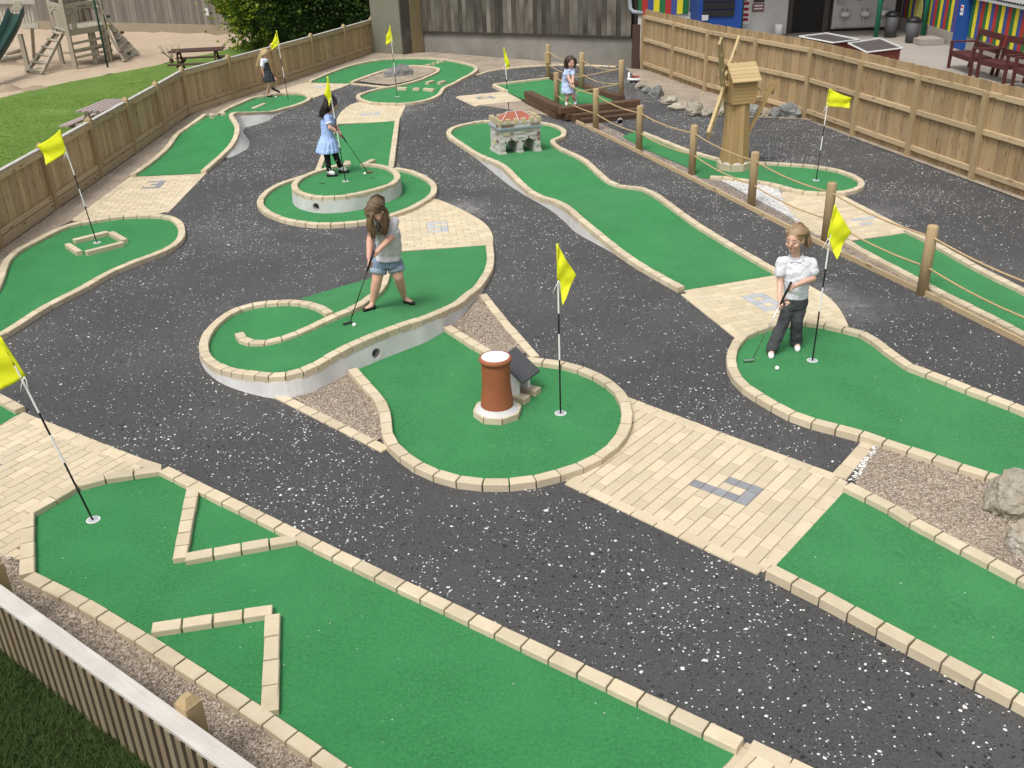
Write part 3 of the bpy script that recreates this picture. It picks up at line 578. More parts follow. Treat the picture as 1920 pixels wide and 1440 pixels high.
tee('buff paved tee with a faded number eight behind the girl in white', [(1281, 546), (1455, 516), (1490, 522), (1518, 537), (1547, 553), (1570, 577), (1587, 613), (1510, 640), (1392, 636)], ((1281, 546), (1455, 516)), (1388, 557),
    grey=[(u, v) for u in range(0, 3) for v in range(-5, 0)  if (u, v) not in ((1, -2), (1, -4))], gmat=GREYL, mat=PAVE2,
    edges=[[(1284, 550), (1390, 634)], [(1285, 546), (1452, 518)], [(1490, 524), (1518, 540), (1545, 556), (1567, 580), (1582, 610)]],
    skip=[pxpoly([(1389, 634), (1433, 614), (1510, 604), (1583, 617), (1660, 690), (1400, 720)])])
tee('fan-shaped buff paved tee with a pale number five behind the girl in denim shorts', [(813, 373), (840, 382), (873, 398), (897, 412), (912, 424), (920, 440), (925, 459), (738, 473), (712, 410), (760, 380)], ((758, 464), (908, 454)), (802, 438),
    grey=[(u, v) for u, v in ((0, 0), (1, 0), (2, 0), (2, 1), (2, 2), (1, 2), (0, 2), (0, 3), (0, 4), (1, 4), (2, 4))], gmat=GREYL, mat=PAVE2, cell=.1,
    edges=[[(815, 374), (840, 384), (871, 399), (895, 413), (909, 425), (917, 440), (918, 452)], [(742, 468), (910, 457)]],
    skip=[pxpoly([(813, 366), (790, 378), (741, 399), (686, 413), (650, 400), (740, 330)])])
tee('buff paved tee with the number three beside the wooden fence', [(247, 330), (384, 323), (350, 362), (312, 398), (220, 420), (136, 415)], ((247, 330), (384, 323)), (268, 352),
    grey=[(0, -1), (1, -1), (2, -1), (2, 0), (1, 1), (2, 1), (2, 2), (0, 3), (1, 3), (2, 3)], edges=[[(381, 325), (311, 397)], [(248, 332), (140, 412)], [(250, 329), (380, 323)]],
    skip=[pxpoly([(133, 421), (220, 405), (310, 404), (341, 432), (200, 500)])])
tee('buff paved tee with the number two near the blonde girl', [(498, 177), (583, 152), (658, 155), (585, 184), (540, 186)], ((583, 152), (658, 155)), (585, 165),
    grey=[(0, 0), (1, 0), (2, 0), (0, 1), (1, 1), (1, 2), (2, 2)], edges=[[(585, 183), (656, 156)], [(500, 177), (582, 153)]], gmat=GREYL,
    skip=[pxpoly([(474, 182), (532, 175), (574, 177), (580, 182), (532, 202)])])
tee('curved pale paved tee with the number six behind the podium', [(759, 195), (748, 228), (630, 233), (636, 218), (643, 207), (657, 197), (676, 191), (720, 186)], ((633, 228), (738, 224)), (676, 218),
    grey=[(0, 0), (1, 0), (2, 0), (3, 0), (0, 1), (3, 1), (0, 2), (1, 2), (2, 2), (3, 2), (3, 3)], mat=PAVE2, gmat=GREYL,
    edges=[[(757, 197), (745, 223)], [(676, 193), (657, 199), (645, 208), (638, 218), (634, 228)]],
    skip=[pxpoly([(671, 179), (695, 191), (757, 193), (794, 188), (740, 170)])])
tee('diamond-shaped buff tee with the number nine before the sleeper deck', [(856, 181), (948, 172), (980, 189), (893, 199)], ((856, 181), (948, 172)), (898, 187),
    grey=[(0, 0), (1, 0), (2, 0), (3, 0), (0, 1), (3, 1), (0, 2), (1, 2), (3, 2), (3, -1)], edges=[[(858, 182), (893, 198)]])
tee('buff paved tee with a smudged number one behind the rope fence', [(1466, 361), (1567, 366), (1582, 368), (1703, 431), (1590, 449), (1548, 452), (1513, 430), (1486, 407), (1467, 378)], ((1590, 449), (1697, 434)), (1600, 416),
    grey=[(0, 0), (1, 0), (2, 0), (3, 0), (0, -2), (1, -2)], gmat=GREYL, edges=[[(1580, 370), (1700, 431)], [(1469, 363), (1470, 379), (1488, 406), (1513, 428)], [(1592, 448), (1696, 434)]],
    skip=[pxpoly([(1464, 348), (1505, 358), (1564, 360), (1591, 357), (1500, 330)])])
tee('corner of a paved tee at the lower edge of the picture', [(1396, 1392), (1560, 1470), (1420, 1620), (1262, 1530)], ((1300, 1480), (1396, 1392)), (1420, 1420), edges=[[(1390, 1396), (1290, 1500)], [(1405, 1396), (1560, 1470)]])
# ------------------------------------------------------------ white chippings rolled into the tarmac, pea gravel
def chips(name, mat, pts, size, flat, kind='stuff', label=None, z=0.0, par=None):
    n = len(pts); base = np.array([(1, 0, 0), (.3, .9, 0), (-.9, .35, 0), (-.5, -.8, 0), (.6, -.7, 0), (0, 0, 1)], float)
    V = np.repeat(base[None], n, 0)*RNG.uniform(.7, 1.3, (n, 6, 1)); V[:, :, 2] *= flat
    a = RNG.uniform(0, 6.28, n); ca, sa = np.cos(a)[:, None], np.sin(a)[:, None]; sc = (size*RNG.lognormal(0, .35, n))[:, None]
    st = RNG.uniform(.6, 1.0, n)[:, None]
    x, y = V[:, :, 0]*sc, V[:, :, 1]*sc*st
    X = np.stack([x*ca-y*sa+pts[:, 0:1], x*sa+y*ca+pts[:, 1:2], V[:, :, 2]*sc+pts[:, 2:3]], -1).reshape(-1, 3)
    F = np.array([(0, 1, 5), (1, 2, 5), (2, 3, 5), (3, 4, 5), (4, 0, 5)]); F = (F[None]+np.arange(n)[:, None, None]*6).reshape(-1, 3)
    me = bpy.data.meshes.new(name); me.vertices.add(len(X)); me.vertices.foreach_set('co', X.ravel()); me.loops.add(F.size); me.loops.foreach_set('vertex_index', F.ravel())
    me.polygons.add(len(F)); me.polygons.foreach_set('loop_start', np.arange(0, F.size, 3)); me.polygons.foreach_set('loop_total', np.full(len(F), 3)); me.update(calc_edges=True); me.validate()
    me.materials.append(mat); o = bpy.data.objects.new(name, me); C.objects.link(o)
    if par is not None: o.parent = par
    return tag(o, label, None, None, kind)
def scatter(pl, dens, z=0.0, clump=None):
    xs = [p[0] for p in pl]; ys = [p[1] for p in pl]; A = (max(xs)-min(xs))*(max(ys)-min(ys)); n = int(A*dens)
    q = np.stack([RNG.uniform(min(xs), max(xs), n), RNG.uniform(min(ys), max(ys), n)], -1); keep = np.zeros(n, bool)
    j = len(pl)-1
    for i in range(len(pl)):
        a, b = pl[i], pl[j]
        if a[1] != b[1]: keep ^= ((a[1] > q[:, 1]) != (b[1] > q[:, 1])) & (q[:, 0] < (b[0]-a[0])*(q[:, 1]-a[1])/(b[1]-a[1])+a[0])
        j = i
    q = q[keep]
    if clump: q = np.array([p for p in q if random.random() < clump(p[0], p[1])])
    return np.concatenate([q, np.full((len(q), 1), z)], 1)
def clumpy(x, y):
    a = mnoise.noise(Vector((x*.9, y*.9, 3)))*.8+mnoise.noise(Vector((x*4, y*4, 9)))*.9
    return max(.05, min(1, .42+a*.75))
tarp = [(-7.0, 5.2), (-3.4, 5.0), (-1, 3.0), (7.5, 2.2), (8.2, 9.5), (7.3, 15), (6.1, 20), (4.7, 23.3), (3.4, 27), (-2, 30), (-6, 24)]
qs = scatter(tarp, 520, .001, clumpy); qs = qs[(qs[:, 1] < 8.0) | (qs[:, 1] > 12.5) | (RNG.random(len(qs)) < .5)]; nearq = qs[:, 1] < 8.5
chips('white_chippings', CHIP, qs[nearq], .0064, .5, label='white stone chippings rolled into the near tarmac'); chips('white_chippings', CHIP, qs[~nearq], .0060, .5, label='white stone chippings rolled into the far tarmac')
near = [(-7.0, 5.2), (-3.4, 5.0), (-1, 3.0), (7.5, 2.2), (7.5, 12), (-7, 12)]
chips('tarmac_grit', plain('tarmac_grit', (.17, .17, .175)), scatter(near, 420, .0, clumpy), .0046, .4, label='fine grey grit showing in the tarmac')
chips('tarmac_grit', plain('tarmac_grit_dark', (.020, .020, .021)), scatter(near, 420, .0), .007, .3, label='dark coated stones standing proud of the tarmac')
def loose(pts, name, dens=9000, size=.0062, z=.016):
    pl = [(p.x, p.y) for p in pts]
    q = scatter(pl, dens, z); q[:, 2] += RNG.uniform(-.004, .004, len(q))
    for i, m in enumerate(PEBBLE):
        s = q[i::3]
        if len(s): chips(name, m, s, size, .8, label='loose pinkish pea gravel lying on the bed' )
q = scatter([(p.x, p.y) for p in poly([(1346, 338), (1404, 344), (1440, 350), (1464, 366), (1469, 384), (1488, 407), (1500, 419), (1402, 366)])], 1500, .02); chips('white_chippings', CHIP, q, .014, .6, label='white gravel chippings beside the rope fence')
loose(NB[2:10]+[FB+FD*.3, FA-FD*.4], 'loose_gravel', 8000)
loose(poly([(1648, 838), (1700, 852), (1800, 884), (1900, 916), (1960, 935), (1960, 1095), (1860, 1042), (1760, 988), (1660, 938), (1598, 905)]), 'loose_gravel', 7000, z=.018)
loose(poly([(898, 556), (945, 618), (985, 666), (940, 662), (890, 638), (850, 613)]), 'loose_gravel', 7000, z=.018)
loose(poly([(540, 737), (650, 694), (705, 755), (716, 828), (640, 793)]), 'loose_gravel', 7000, z=.018)
q = scatter([(p.x, p.y) for p in poly([(1602, 886), (1640, 838), (1652, 838), (1620, 880), (1606, 905), (1588, 906)])], 2500, .02); chips('white_chippings', CHIP, q, .011, .6, label='spilt white chippings along the edge of the gravel bed')
# blades of grass on the verge below the near fence
def blades(pl, dens, hgt, mat, label, w0=.0022, z=0.0):
    q = scatter(pl, dens, z); n = len(q); a = RNG.uniform(0, 6.28, n); w = w0*RNG.uniform(.7, 1.4, n); h = hgt*RNG.uniform(.5, 1.2, n); lx, ly = RNG.normal(0, .45, n)*h, RNG.normal(0, .45, n)*h
    V = np.zeros((n, 5, 3)); dx, dy = np.cos(a)*w, np.sin(a)*w
    V[:, 0] = q+np.stack([dx, dy, 0*w], -1); V[:, 1] = q-np.stack([dx, dy, 0*w], -1); V[:, 2] = q+np.stack([dx*.7+lx*.35, dy*.7+ly*.35, h*.6], -1); V[:, 3] = q+np.stack([-dx*.7+lx*.35, -dy*.7+ly*.35, h*.6], -1); V[:, 4] = q+np.stack([lx, ly, h], -1)
    F3 = [(5*i+2, 5*i+3, 5*i+4) for i in range(n)]; F4 = [(5*i, 5*i+1, 5*i+3, 5*i+2) for i in range(n)]
    me = bpy.data.meshes.new('grass_blades'); me.from_pydata(V.reshape(-1, 3).tolist(), [], F4+F3); me.materials.append(mat); o = bpy.data.objects.new('grass_blades', me); C.objects.link(o); tag(o, label, None, None, 'stuff')
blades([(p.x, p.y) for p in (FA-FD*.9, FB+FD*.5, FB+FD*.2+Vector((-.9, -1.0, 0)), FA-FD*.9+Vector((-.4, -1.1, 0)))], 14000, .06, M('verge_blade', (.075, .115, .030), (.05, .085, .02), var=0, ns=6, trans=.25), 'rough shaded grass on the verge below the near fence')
q_ = [(-14.5, 14), (-7.25, 12.5), (-7.25, 22.5), (-6.7, 24.2), (-8.6, 28.5), (-10.5, 27.5), (-14.5, 24)]
blades(q_, 700, .022, M('lawn_blade', (.21, .33, .06), (.13, .235, .036), var=0, ns=2, trans=.2), 'short mown grass of the lawn beyond the fence', w0=.006, z=-.03)
for pl_ in ([(80, 1000), (300, 910), (640, 1075), (1330, 1395), (1000, 1500), (640, 1400), (100, 1080)], [(720, 720), (830, 640), (1000, 700), (1140, 780), (1000, 870), (780, 840)], [(1400, 660), (1540, 625), (1760, 740), (1900, 790), (1880, 880), (1560, 780)], [(1470, 1050), (1590, 930), (1900, 1095), (1890, 1270)]):
    q = scatter([(p.x, p.y) for p in poly(pl_)], 9, .0195); chips('turf_litter', CHIP if len(pl_) != 6 else PEBBLE[1], q, .0042, .5, label='stray chippings kicked onto the turf')
# dusty patches trodden onto the tarmac
nt = TARMAC.node_tree; N, L_ = nt.nodes, nt.links; bs = N['Principled BSDF']; src = bs.inputs['Base Color'].links[0].from_socket; tcn = [n for n in N if n.type == 'TEX_COORD'][0]
nz = N.new('ShaderNodeTexNoise'); nz.inputs['Scale'].default_value = 5; nz.inputs['Detail'].default_value = 8; nz.inputs['Roughness'].default_value = .75; L_.new(tcn.outputs['Object'], nz.inputs['Vector'])
for (x, y, r, am) in ((862, 388, .6, .6), (885, 400, .4, .5), (1600, 578, .7, .4), (1555, 545, .4, .5), (1650, 398, .6, .4), (760, 206, .7, .3)):
    c = P(x, y); di = N.new('ShaderNodeVectorMath'); di.operation = 'DISTANCE'; L_.new(tcn.outputs['Object'], di.inputs[0]); di.inputs[1].default_value = (c.x, c.y, 0)
    mr = N.new('ShaderNodeMapRange'); mr.interpolation_type = 'SMOOTHSTEP'; mr.inputs[1].default_value = 0; mr.inputs[2].default_value = r; mr.inputs[3].default_value = 1; mr.inputs[4].default_value = 0; L_.new(di.outputs['Value'], mr.inputs[0])
    nr_ = N.new('ShaderNodeMapRange'); nr_.inputs[1].default_value = .35; nr_.inputs[2].default_value = .75; nr_.inputs[4].default_value = am; L_.new(nz.outputs['Fac'], nr_.inputs[0])
    mu = N.new('ShaderNodeMath'); mu.operation = 'MULTIPLY'; L_.new(mr.outputs[0], mu.inputs[0]); L_.new(nr_.outputs[0], mu.inputs[1])
    mx = N.new('ShaderNodeMix'); mx.data_type = 'RGBA'; L_.new(mu.outputs[0], mx.inputs[0]); L_.new(src, mx.inputs[6]); mx.inputs[7].default_value = (.42, .41, .40, 1); src = mx.outputs[2]
L_.new(src, bs.inputs['Base Color'])
# ------------------------------------------------------------ fences
def board_mesh(name, w, h, t, mat, top=0.0):
    mb = MB(); mb.box((0, 0, h/2), (w, t, h))
    if top: mb = MB(); mb.add([(-w/2, -t/2, 0), (w/2, -t/2, 0), (w/2, t/2, 0), (-w/2, t/2, 0), (-w/2, -t/2, h), (w/2, -t/2, h), (w/2, t/2, h), (-w/2, t/2, h)], [(0, 3, 2, 1), (4, 5, 6, 7), (0, 1, 5, 4), (2, 3, 7, 6), (1, 2, 6, 5), (3, 0, 4, 7)])
    me = bpy.data.meshes.new(name); me.from_pydata(mb.v, [], mb.f); me.materials.append(mat); return me
def post_mesh(name, w, h, mat, dome=True, roundp=False):
    mb = MB(); s = 14
    if roundp: mb.lathe((0, 0, 0), [(w/2, -.05), (w/2, h-.02), (w/2*.86, h-.004), (w/2*.5, h)], 16)
    else:
        mb.box((0, 0, h/2-.02), (w, w, h))
        if dome: mb.v = mb.v; mb.add([(-w/2+.004, -w/2+.004, h-.02), (w/2-.004, -w/2+.004, h-.02), (w/2-.004, w/2-.004, h-.02), (-w/2+.004, w/2-.004, h-.02), (-.02, -.02, h+.025), (.02, -.02, h+.025), (.02, .02, h+.025), (-.02, .02, h+.025)], [(4, 5, 6, 7), (0, 1, 5, 4), (1, 2, 6, 5), (2, 3, 7, 6), (3, 0, 4, 7)])
    me = bpy.data.meshes.new(name); me.from_pydata(mb.v, [], mb.f); me.materials.append(mat)
    if roundp: me.polygons.foreach_set('use_smooth', [True]*len(me.polygons))
    return me
def rail(par, a, b, z, w, h, mat, name='rail', off=0.0, nrm=None):
    a, b = Vector(a), Vector(b); d = b-a; L = d.length; ang = math.atan2(d.y, d.x); m = (a+b)/2+(nrm*off if nrm else Vector((0, 0, 0)))
    mb = MB(); mb.bar((-L/2, 0, 0), (L/2, 0, 0), w, h, ch=.004)
    me = bpy.data.meshes.new(name); me.from_pydata(mb.v, [], mb.f); me.materials.append(mat)
    return place(name, me, (m.x, m.y, z), (0, 0, ang), par)
def fence(label, pts, H, rails, bw, bh, board_mat, inward, cap=None, post=.1, post_h=None, z0=0.0, dome=True, gravel=None, bt=.018):
    root = empty('timber_fence', pts[0], label, 'fence', 'timber fences round the course')
    bm_ = board_mesh('board', bw*.962, bh, bt, board_mat); pm = post_mesh('post', post, post_h or H, POSTW, dome)
    for i, p in enumerate(pts):
        q = pts[min(i+1, len(pts)-1)]-pts[max(i-1, 0)]; place('post', pm, (p.x, p.y, z0), (0, 0, math.atan2(q.y, q.x)), root)
    for a, b in zip(pts, pts[1:]):
        d = b-a; L = d.length; d.normalize(); n = Vector((-d.y, d.x, 0))*inward; ang = math.atan2(d.y, d.x)
        k = max(1, round(L/bw))
        for i in range(k):
            c = a+d*(L*(i+.5)/k)-n*(.035+(.006 if i % 2 else 0)); place('board', bm_, (c.x, c.y, z0+random.uniform(-.006, .006)), (0, 0, ang+random.uniform(-.006, .006)), root)
        for z, w, h, off in rails: rail(root, a+d*post*.5, b-d*post*.5, z0+z, w, h, TREATED_X, off=off, nrm=n)
        if cap: rail(root, a+d*.03, b-d*.03, z0+cap[0], cap[1], cap[2], GREYCAP, 'cap_rail', off=cap[3], nrm=n)
        if gravel: rail(root, a+d*post*.5, b-d*post*.5, z0+gravel/2, .03, gravel, TREATED_X, 'gravel_board', off=.0, nrm=n)
    return root
fence('low close-boarded fence with capped rail running along the lawn', LF, 1.03, [(.90, .035, .10, 0), (.20, .035, .075, 0)], .125, .95, TREATED_Z, -1, cap=(.965, .075, .022, -.02), post_h=1.03, gravel=.15)
fence('tall close-boarded fence with three rails in front of the striped building', RF, 1.42, [(1.32, .05, .085, 0), (.76, .05, .085, 0), (.16, .05, .085, 0)], .125, 1.50, TREATED_D, -1, post=.11, post_h=1.37, dome=False)
# near fence seen from its outer face
nf = empty('timber_fence', FA, 'near fence seen over its pale top rail from the slatted face', 'fence', 'timber fences round the course')
fa, fb = FA-FD*3.0, FB+FD*1.3; nn = Vector((FD.y, -FD.x, 0)); nn = nn if nn.y < 0 else -nn
bmx = board_mesh('board', .050, .47, .02, M('weathered_slat', (.24, .185, .115), (.15, .115, .07), var=.15, ns=4, stretch=(12, 12, 1), big=.5, bigscale=2, bigcol=(.22, .21, .15)))
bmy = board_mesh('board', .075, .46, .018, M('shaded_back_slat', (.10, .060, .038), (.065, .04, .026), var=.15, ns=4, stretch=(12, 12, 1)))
L = (fb-fa).length; k = int(L/.088); ang = math.atan2(FD.y, FD.x)
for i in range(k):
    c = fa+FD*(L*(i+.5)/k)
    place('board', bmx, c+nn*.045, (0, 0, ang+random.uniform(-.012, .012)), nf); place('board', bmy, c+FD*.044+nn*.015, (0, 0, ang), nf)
rail(nf, fa, fb, .485, .102, .03, GREYCAP, 'cap_rail'); rail(nf, fa, fb, .42, .04, .075, TREATED_X, off=-.02, nrm=nn); rail(nf, fa, fb, .07, .04, .075, TREATED_X, off=-.02, nrm=nn)
for px, py in ((362, 1302), (-34, 1062)):
    q = P(px, py, .56); q = fa+FD*((q-fa).dot(FD))-nn*.10
    o = place('post', post_mesh('post', .1, .56, POSTW), (q.x, q.y, 0), (0, 0, ang), nf)
# ------------------------------------------------------------ rope fence
RP = [P(*b) for b in ((1044, 208), (1117, 245), (1198, 284), (1297, 328), (1408, 388), (1547, 457), (1728, 552))]; RP.append(RP[-1]*2-RP[-2]); RP[-1] += Vector((0, 0, 0))
DK = [P(1028, 147, .04), P(1091, 167, .10), P(1164, 186, .16)]
rope_txt = ['corner post where the deck rope meets the path edging board', 'second rope-fence post from the sleeper deck', 'third rope-fence post from the deck, before the windmill green', 'rope-fence post in front of the windmill sails', 'rope-fence post beside the windmill plinth', 'rope-fence post behind the flag of the girl in white', 'tall rope-fence post beside the first green', 'rope-fence post just outside the frame']
pmr = post_mesh('rope_post', .122, .82, POSTW, roundp=True)
for p, t in zip(RP, rope_txt): tag(place('rope_post', pmr, (p.x, p.y, 0), None, None), t, 'post', 'round posts carrying ropes')
pm2 = post_mesh('rope_post', .122, .86, POSTW, roundp=True)
dk_txt = ['deck post with a thick rope coil wrapped round it', 'middle deck post behind the girl in the blue dress', 'deck post at the outer corner above the pipe']
for p, t in zip(DK, dk_txt): tag(place('rope_post', pm2, (p.x, p.y, p.z-.03), None, None), t, 'post', 'round posts carrying ropes')
def rope(a, b, sag, label):
    n = 40; pts = [a.lerp(b, i/n)-Vector((0, 0, sag*4*(i/n)*(1-i/n))) for i in range(n+1)]
    mb = MB()
    L = (b-a).length; t = (b-a).normalized(); x = t.cross(Vector((0, 0, 1))).normalized(); y = x.cross(t)
    N = int(L/.02)
    for s in range(3):   # three twisted strands
        q = []
        for i in range(N+1):
            f = i/N; p = a.lerp(b, f)-Vector((0, 0, sag*4*f*(1-f))); w = f*L/.11*2*math.pi+s*2.094
            q.append(p+(x*math.cos(w)+y*math.sin(w))*.0055)
        mb.tube(q, .0068, 5)
    tag(mb.build('rope', ROPE, None, smooth=True), label, 'rope', 'ropes strung between posts')
def up(p, f): return Vector((p.x, p.y, p.z+f*.82))
between = ['from the deck corner to the second post', 'from the second post to the third', 'from the third post towards the windmill', 'passing the windmill tower', 'passing the windmill green cup', 'beside the first tee', 'along the first green']
for i in range(len(RP)-1):
    rope(up(RP[i], .84), up(RP[i+1], .84), .05 if i else .04, 'upper sagging rope '+between[i]); rope(up(RP[i], .41), up(RP[i+1], .41), .05, 'lower sagging rope '+between[i])
for a, b, t in ((DK[0], DK[1], 'behind the deck from the coiled post to the middle post'), (DK[1], DK[2], 'behind the deck to the outer corner post'), (DK[2], RP[0], 'crossing the deck front past the girl')):
    rope(up(a, .80), up(b, .80), .10 if 'behind' in t else .02, 'upper sagging rope '+t); rope(up(a, .42), up(b, .42), .09 if 'behind' in t else .02, 'lower sagging rope '+t)
mb = MB(); p = DK[0]
for i in range(11): mb.lathe((p.x, p.y, p.z+.38+i*.024), [(.062, 0), (.078, .004), (.082, .012), (.078, .02), (.062, .024)], 18, cap=False)
tag(mb.build('rope_coil', ROPE, None, smooth=True), 'thick coil of rope wound round the far deck post', 'rope coil')
bd = empty('edging_board', P(1300, 339), 'long thin timber board edging the tarmac below the rope fence', 'edging board')
bl = poly(BOARD)
for a, b in zip(bl, bl[1:]): rail(bd, a, b, .02, .028, .09, TREATED_X, 'plank')
# ------------------------------------------------------------ sleeper deck
dk = empty('sleeper_deck', P(1060, 190), 'raised green deck walled with dark brown railway sleepers', 'deck')
def zdeck(p): return p
tl, tr, br, bl_ = P(926, 159, .03), P(1036, 146, .06), P(1150, 189, .33), P(1060, 203, .33)
bnd = [P(926, 159, .02), P(980, 152, .03), P(1036, 146, .05), P(1095, 167, .12), P(1152, 189, .20), P(1106, 196, .20), P(1056, 204, .20), P(1020, 196, .13), P(982, 187, .05), P(948, 171, .02)]
s = sample(bnd+[bnd[0]], .15)[:-1]; cdt(dk, 'turf', TURF, s, idw(s), grid=.2)
kerb(dk, [(925, 157, .07), (1030, 145, .09)], curve=False); kerb(dk, [(926, 158, .07), (948, 169, .07)], curve=False)
def sleeper(a, b, w=.2, h=.13, par=dk, name='sleeper'):
    a, b = Vector(a), Vector(b); d = b-a; m = (a+b)/2; L = d.length
    mb = MB(); mb.bar((-L/2, 0, 0), (L/2, 0, 0), w, h, ch=.012); me = bpy.data.meshes.new(name); me.from_pydata(mb.v, [], mb.f); me.materials.append(SLEEP)
    o = place(name, me, m, None, par); o.rotation_euler = d.to_track_quat('X', 'Z').to_euler()
    return o
sleeper(P(990, 176, .20), P(1050, 205, .20), .19, .14); q_ = (P(990, 176, .20)-P(1050, 205, .20)).normalized()*.05
sl_a, sl_b = P(990, 176, .20)-q_, P(1050, 205, .20); sl_a.z = sl_b.z = .06; sleeper(sl_a, sl_b, .21, .13)
sleeper(P(1036, 143, .13), P(1098, 165, .13), .16, .16); sleeper(P(1100, 166, .17), P(1166, 187, .17), .16, .18)
fA, fB = P(1048, 207, .22), P(1197, 192, .22)
fwd = Vector((fB.y-fA.y, -(fB.x-fA.x), 0)).normalized()
for i, (z, o, w) in enumerate(((.22, 0, .2), (.09, .04, .24), (.10, .26, .18), (.04, .46, .16))):
    off = fwd*o; sh = Vector((.12*i, 0, 0)); sleeper(Vector((fA.x, fA.y, z))+off+(fB-fA).normalized()*(.10*i), Vector((fB.x, fB.y, z))+off-(fB-fA).normalized()*(.04*i), w, .13)
pipe(dk, 1163, 229, (fwd.x*.7-.3, fwd.y, -.1), r=.055, Y=19.35)
mb = MB(); q = P(1163, 229, .1); 
# ------------------------------------------------------------ flagsticks
def flag(label, base, top, z, corners, fold=1.0):
    b = P(*base, z); Y = b.y; t = J(*top, Y); root = empty('flagstick', b, label, 'flag', 'yellow cup flags')
    d = t-b
    for f0, f1, m, nm in ((0, .335, BLACK, 'black_band'), (.335, .49, WHITE, 'white_band'), (.49, .61, BLACK, 'black_band'), (.61, .86, WHITE, 'white_band'), (.86, .985, BLACK, 'black_band')):
        MB().tube([b+d*f0+(Vector((0, 0, -.02)) if f0 == 0 else Vector((0, 0, 0))), b+d*f1], .0078, 10).build(nm, m, root, smooth=False)
    cpz = MB(); cpz.lathe((b.x, b.y, z), [(.052, .001), (.052, .004), (.046, .0045)], 24, cap=False); cpz.lathe((b.x, b.y, z), [(.046, .0045), (.046, .001)], 24, cap=False)
    cpz.build('cup_rim', WHITE, root)
    MB().add([(b.x+.047*math.cos(a*math.pi/12), b.y+.047*math.sin(a*math.pi/12), z+.0025) for a in range(24)], [tuple(range(24))]).build('cup', plain('cup_grey', (.42, .43, .46)), root)
    # cloth
    (pt, pb, fb_, ft) = [J(*c, Y-dy) for c, dy in zip(corners, (0, 0, .05, .02))]
    n, m = 18, 14; vs = []
    for i in range(n+1):
        u = i/n
        for k in range(m+1):
            v = k/m; p = pt.lerp(ft, u).lerp(pb.lerp(fb_, u), v)
            wv = math.sin(u*5.2+v*2.6+fold*3)*.030*u+math.sin(u*11+v*5+fold)*.010*u+math.sin(v*9+u*3)*.006
            p.y += wv*1.6*fold; p.z += -.018*math.sin(u*math.pi)*(1-v); p.x += math.sin(v*6+u*4)*.004
            vs.append(p)
    fs = [(i*(m+1)+k, (i+1)*(m+1)+k, (i+1)*(m+1)+k+1, i*(m+1)+k+1) for i in range(n) for k in range(m)]
    cl = MB().add(vs, fs).build('cloth', YELLOW, root, smooth=True)
    sm = cl.modifiers.new('thick', 'SOLIDIFY'); sm.thickness = .002
    hem = MB().tube([pt.lerp(pb, q/6)+Vector((0, -.004, 0)) for q in range(7)], .0105, 8); hem.build('sleeve', YELLOW, cl, smooth=True)
    tie = MB(); pbz = pb
    for sgn, ln in ((-1, .11), (1, .09)): tie.tube([pbz+Vector((0, -.012, .005)), pbz+Vector((.012*sgn, -.02, -.02)), pbz+Vector((.022*sgn-.01, -.025, -.06)), pbz+Vector((.03*sgn-.02, -.02, -ln))], .0032, 5)
    tie.build('tie_cord', WHITE, root, smooth=True)
    return root
TZ = .019
flag('yellow flag standing behind the terracotta chimney pot', (1051, 775), (1045, 457), TZ, [(1045, 457), (1047, 526), (1054, 567), (1082, 518)])
flag('yellow drooping flag right beside the girl in the white shirt', (1523, 676), (1565, 385), TZ, [(1566, 384), (1552, 446), (1567, 484), (1599, 437)], .8)
flag('yellow flag flying straight out over the windmill green', (1530, 338), (1556, 166), TZ, [(1556, 166), (1549, 199), (1592, 203), (1598, 183)], .6)
flag('yellow flag on the looping green near the barn', (745, 181), (731, 48), TZ, [(731, 48), (736, 77), (723, 85), (724, 67)], .6)
flag('yellow flag on the stone-boxed cup by the fence', (182, 455), (111, 243), TZ, [(112, 243), (124, 286), (88, 309), (69, 273)], .7)
flag('big yellow flag cut off by the picture edge beside the zigzag green', (175, 975), (1, 632), TZ, [(0, 632), (47, 706), (-12, 740), (-62, 662)], .7)
flag('yellow flag leaning by the blonde girl near the fence', (541, 189), (517, 57), TZ, [(518, 57), (524, 84), (509, 93), (507, 88)], .5)
flag('yellow flag on the podium in front of the dark-haired girl', (648, 340), (614, 143), PZ-.044, [(614, 143), (621, 184), (618, 199), (608, 176)], .5)
flag('yellow limp flag rising behind the little castle', (957, 240), (945, 89), TZ, [(945, 89), (947, 119), (951, 131), (957, 121)], .5)
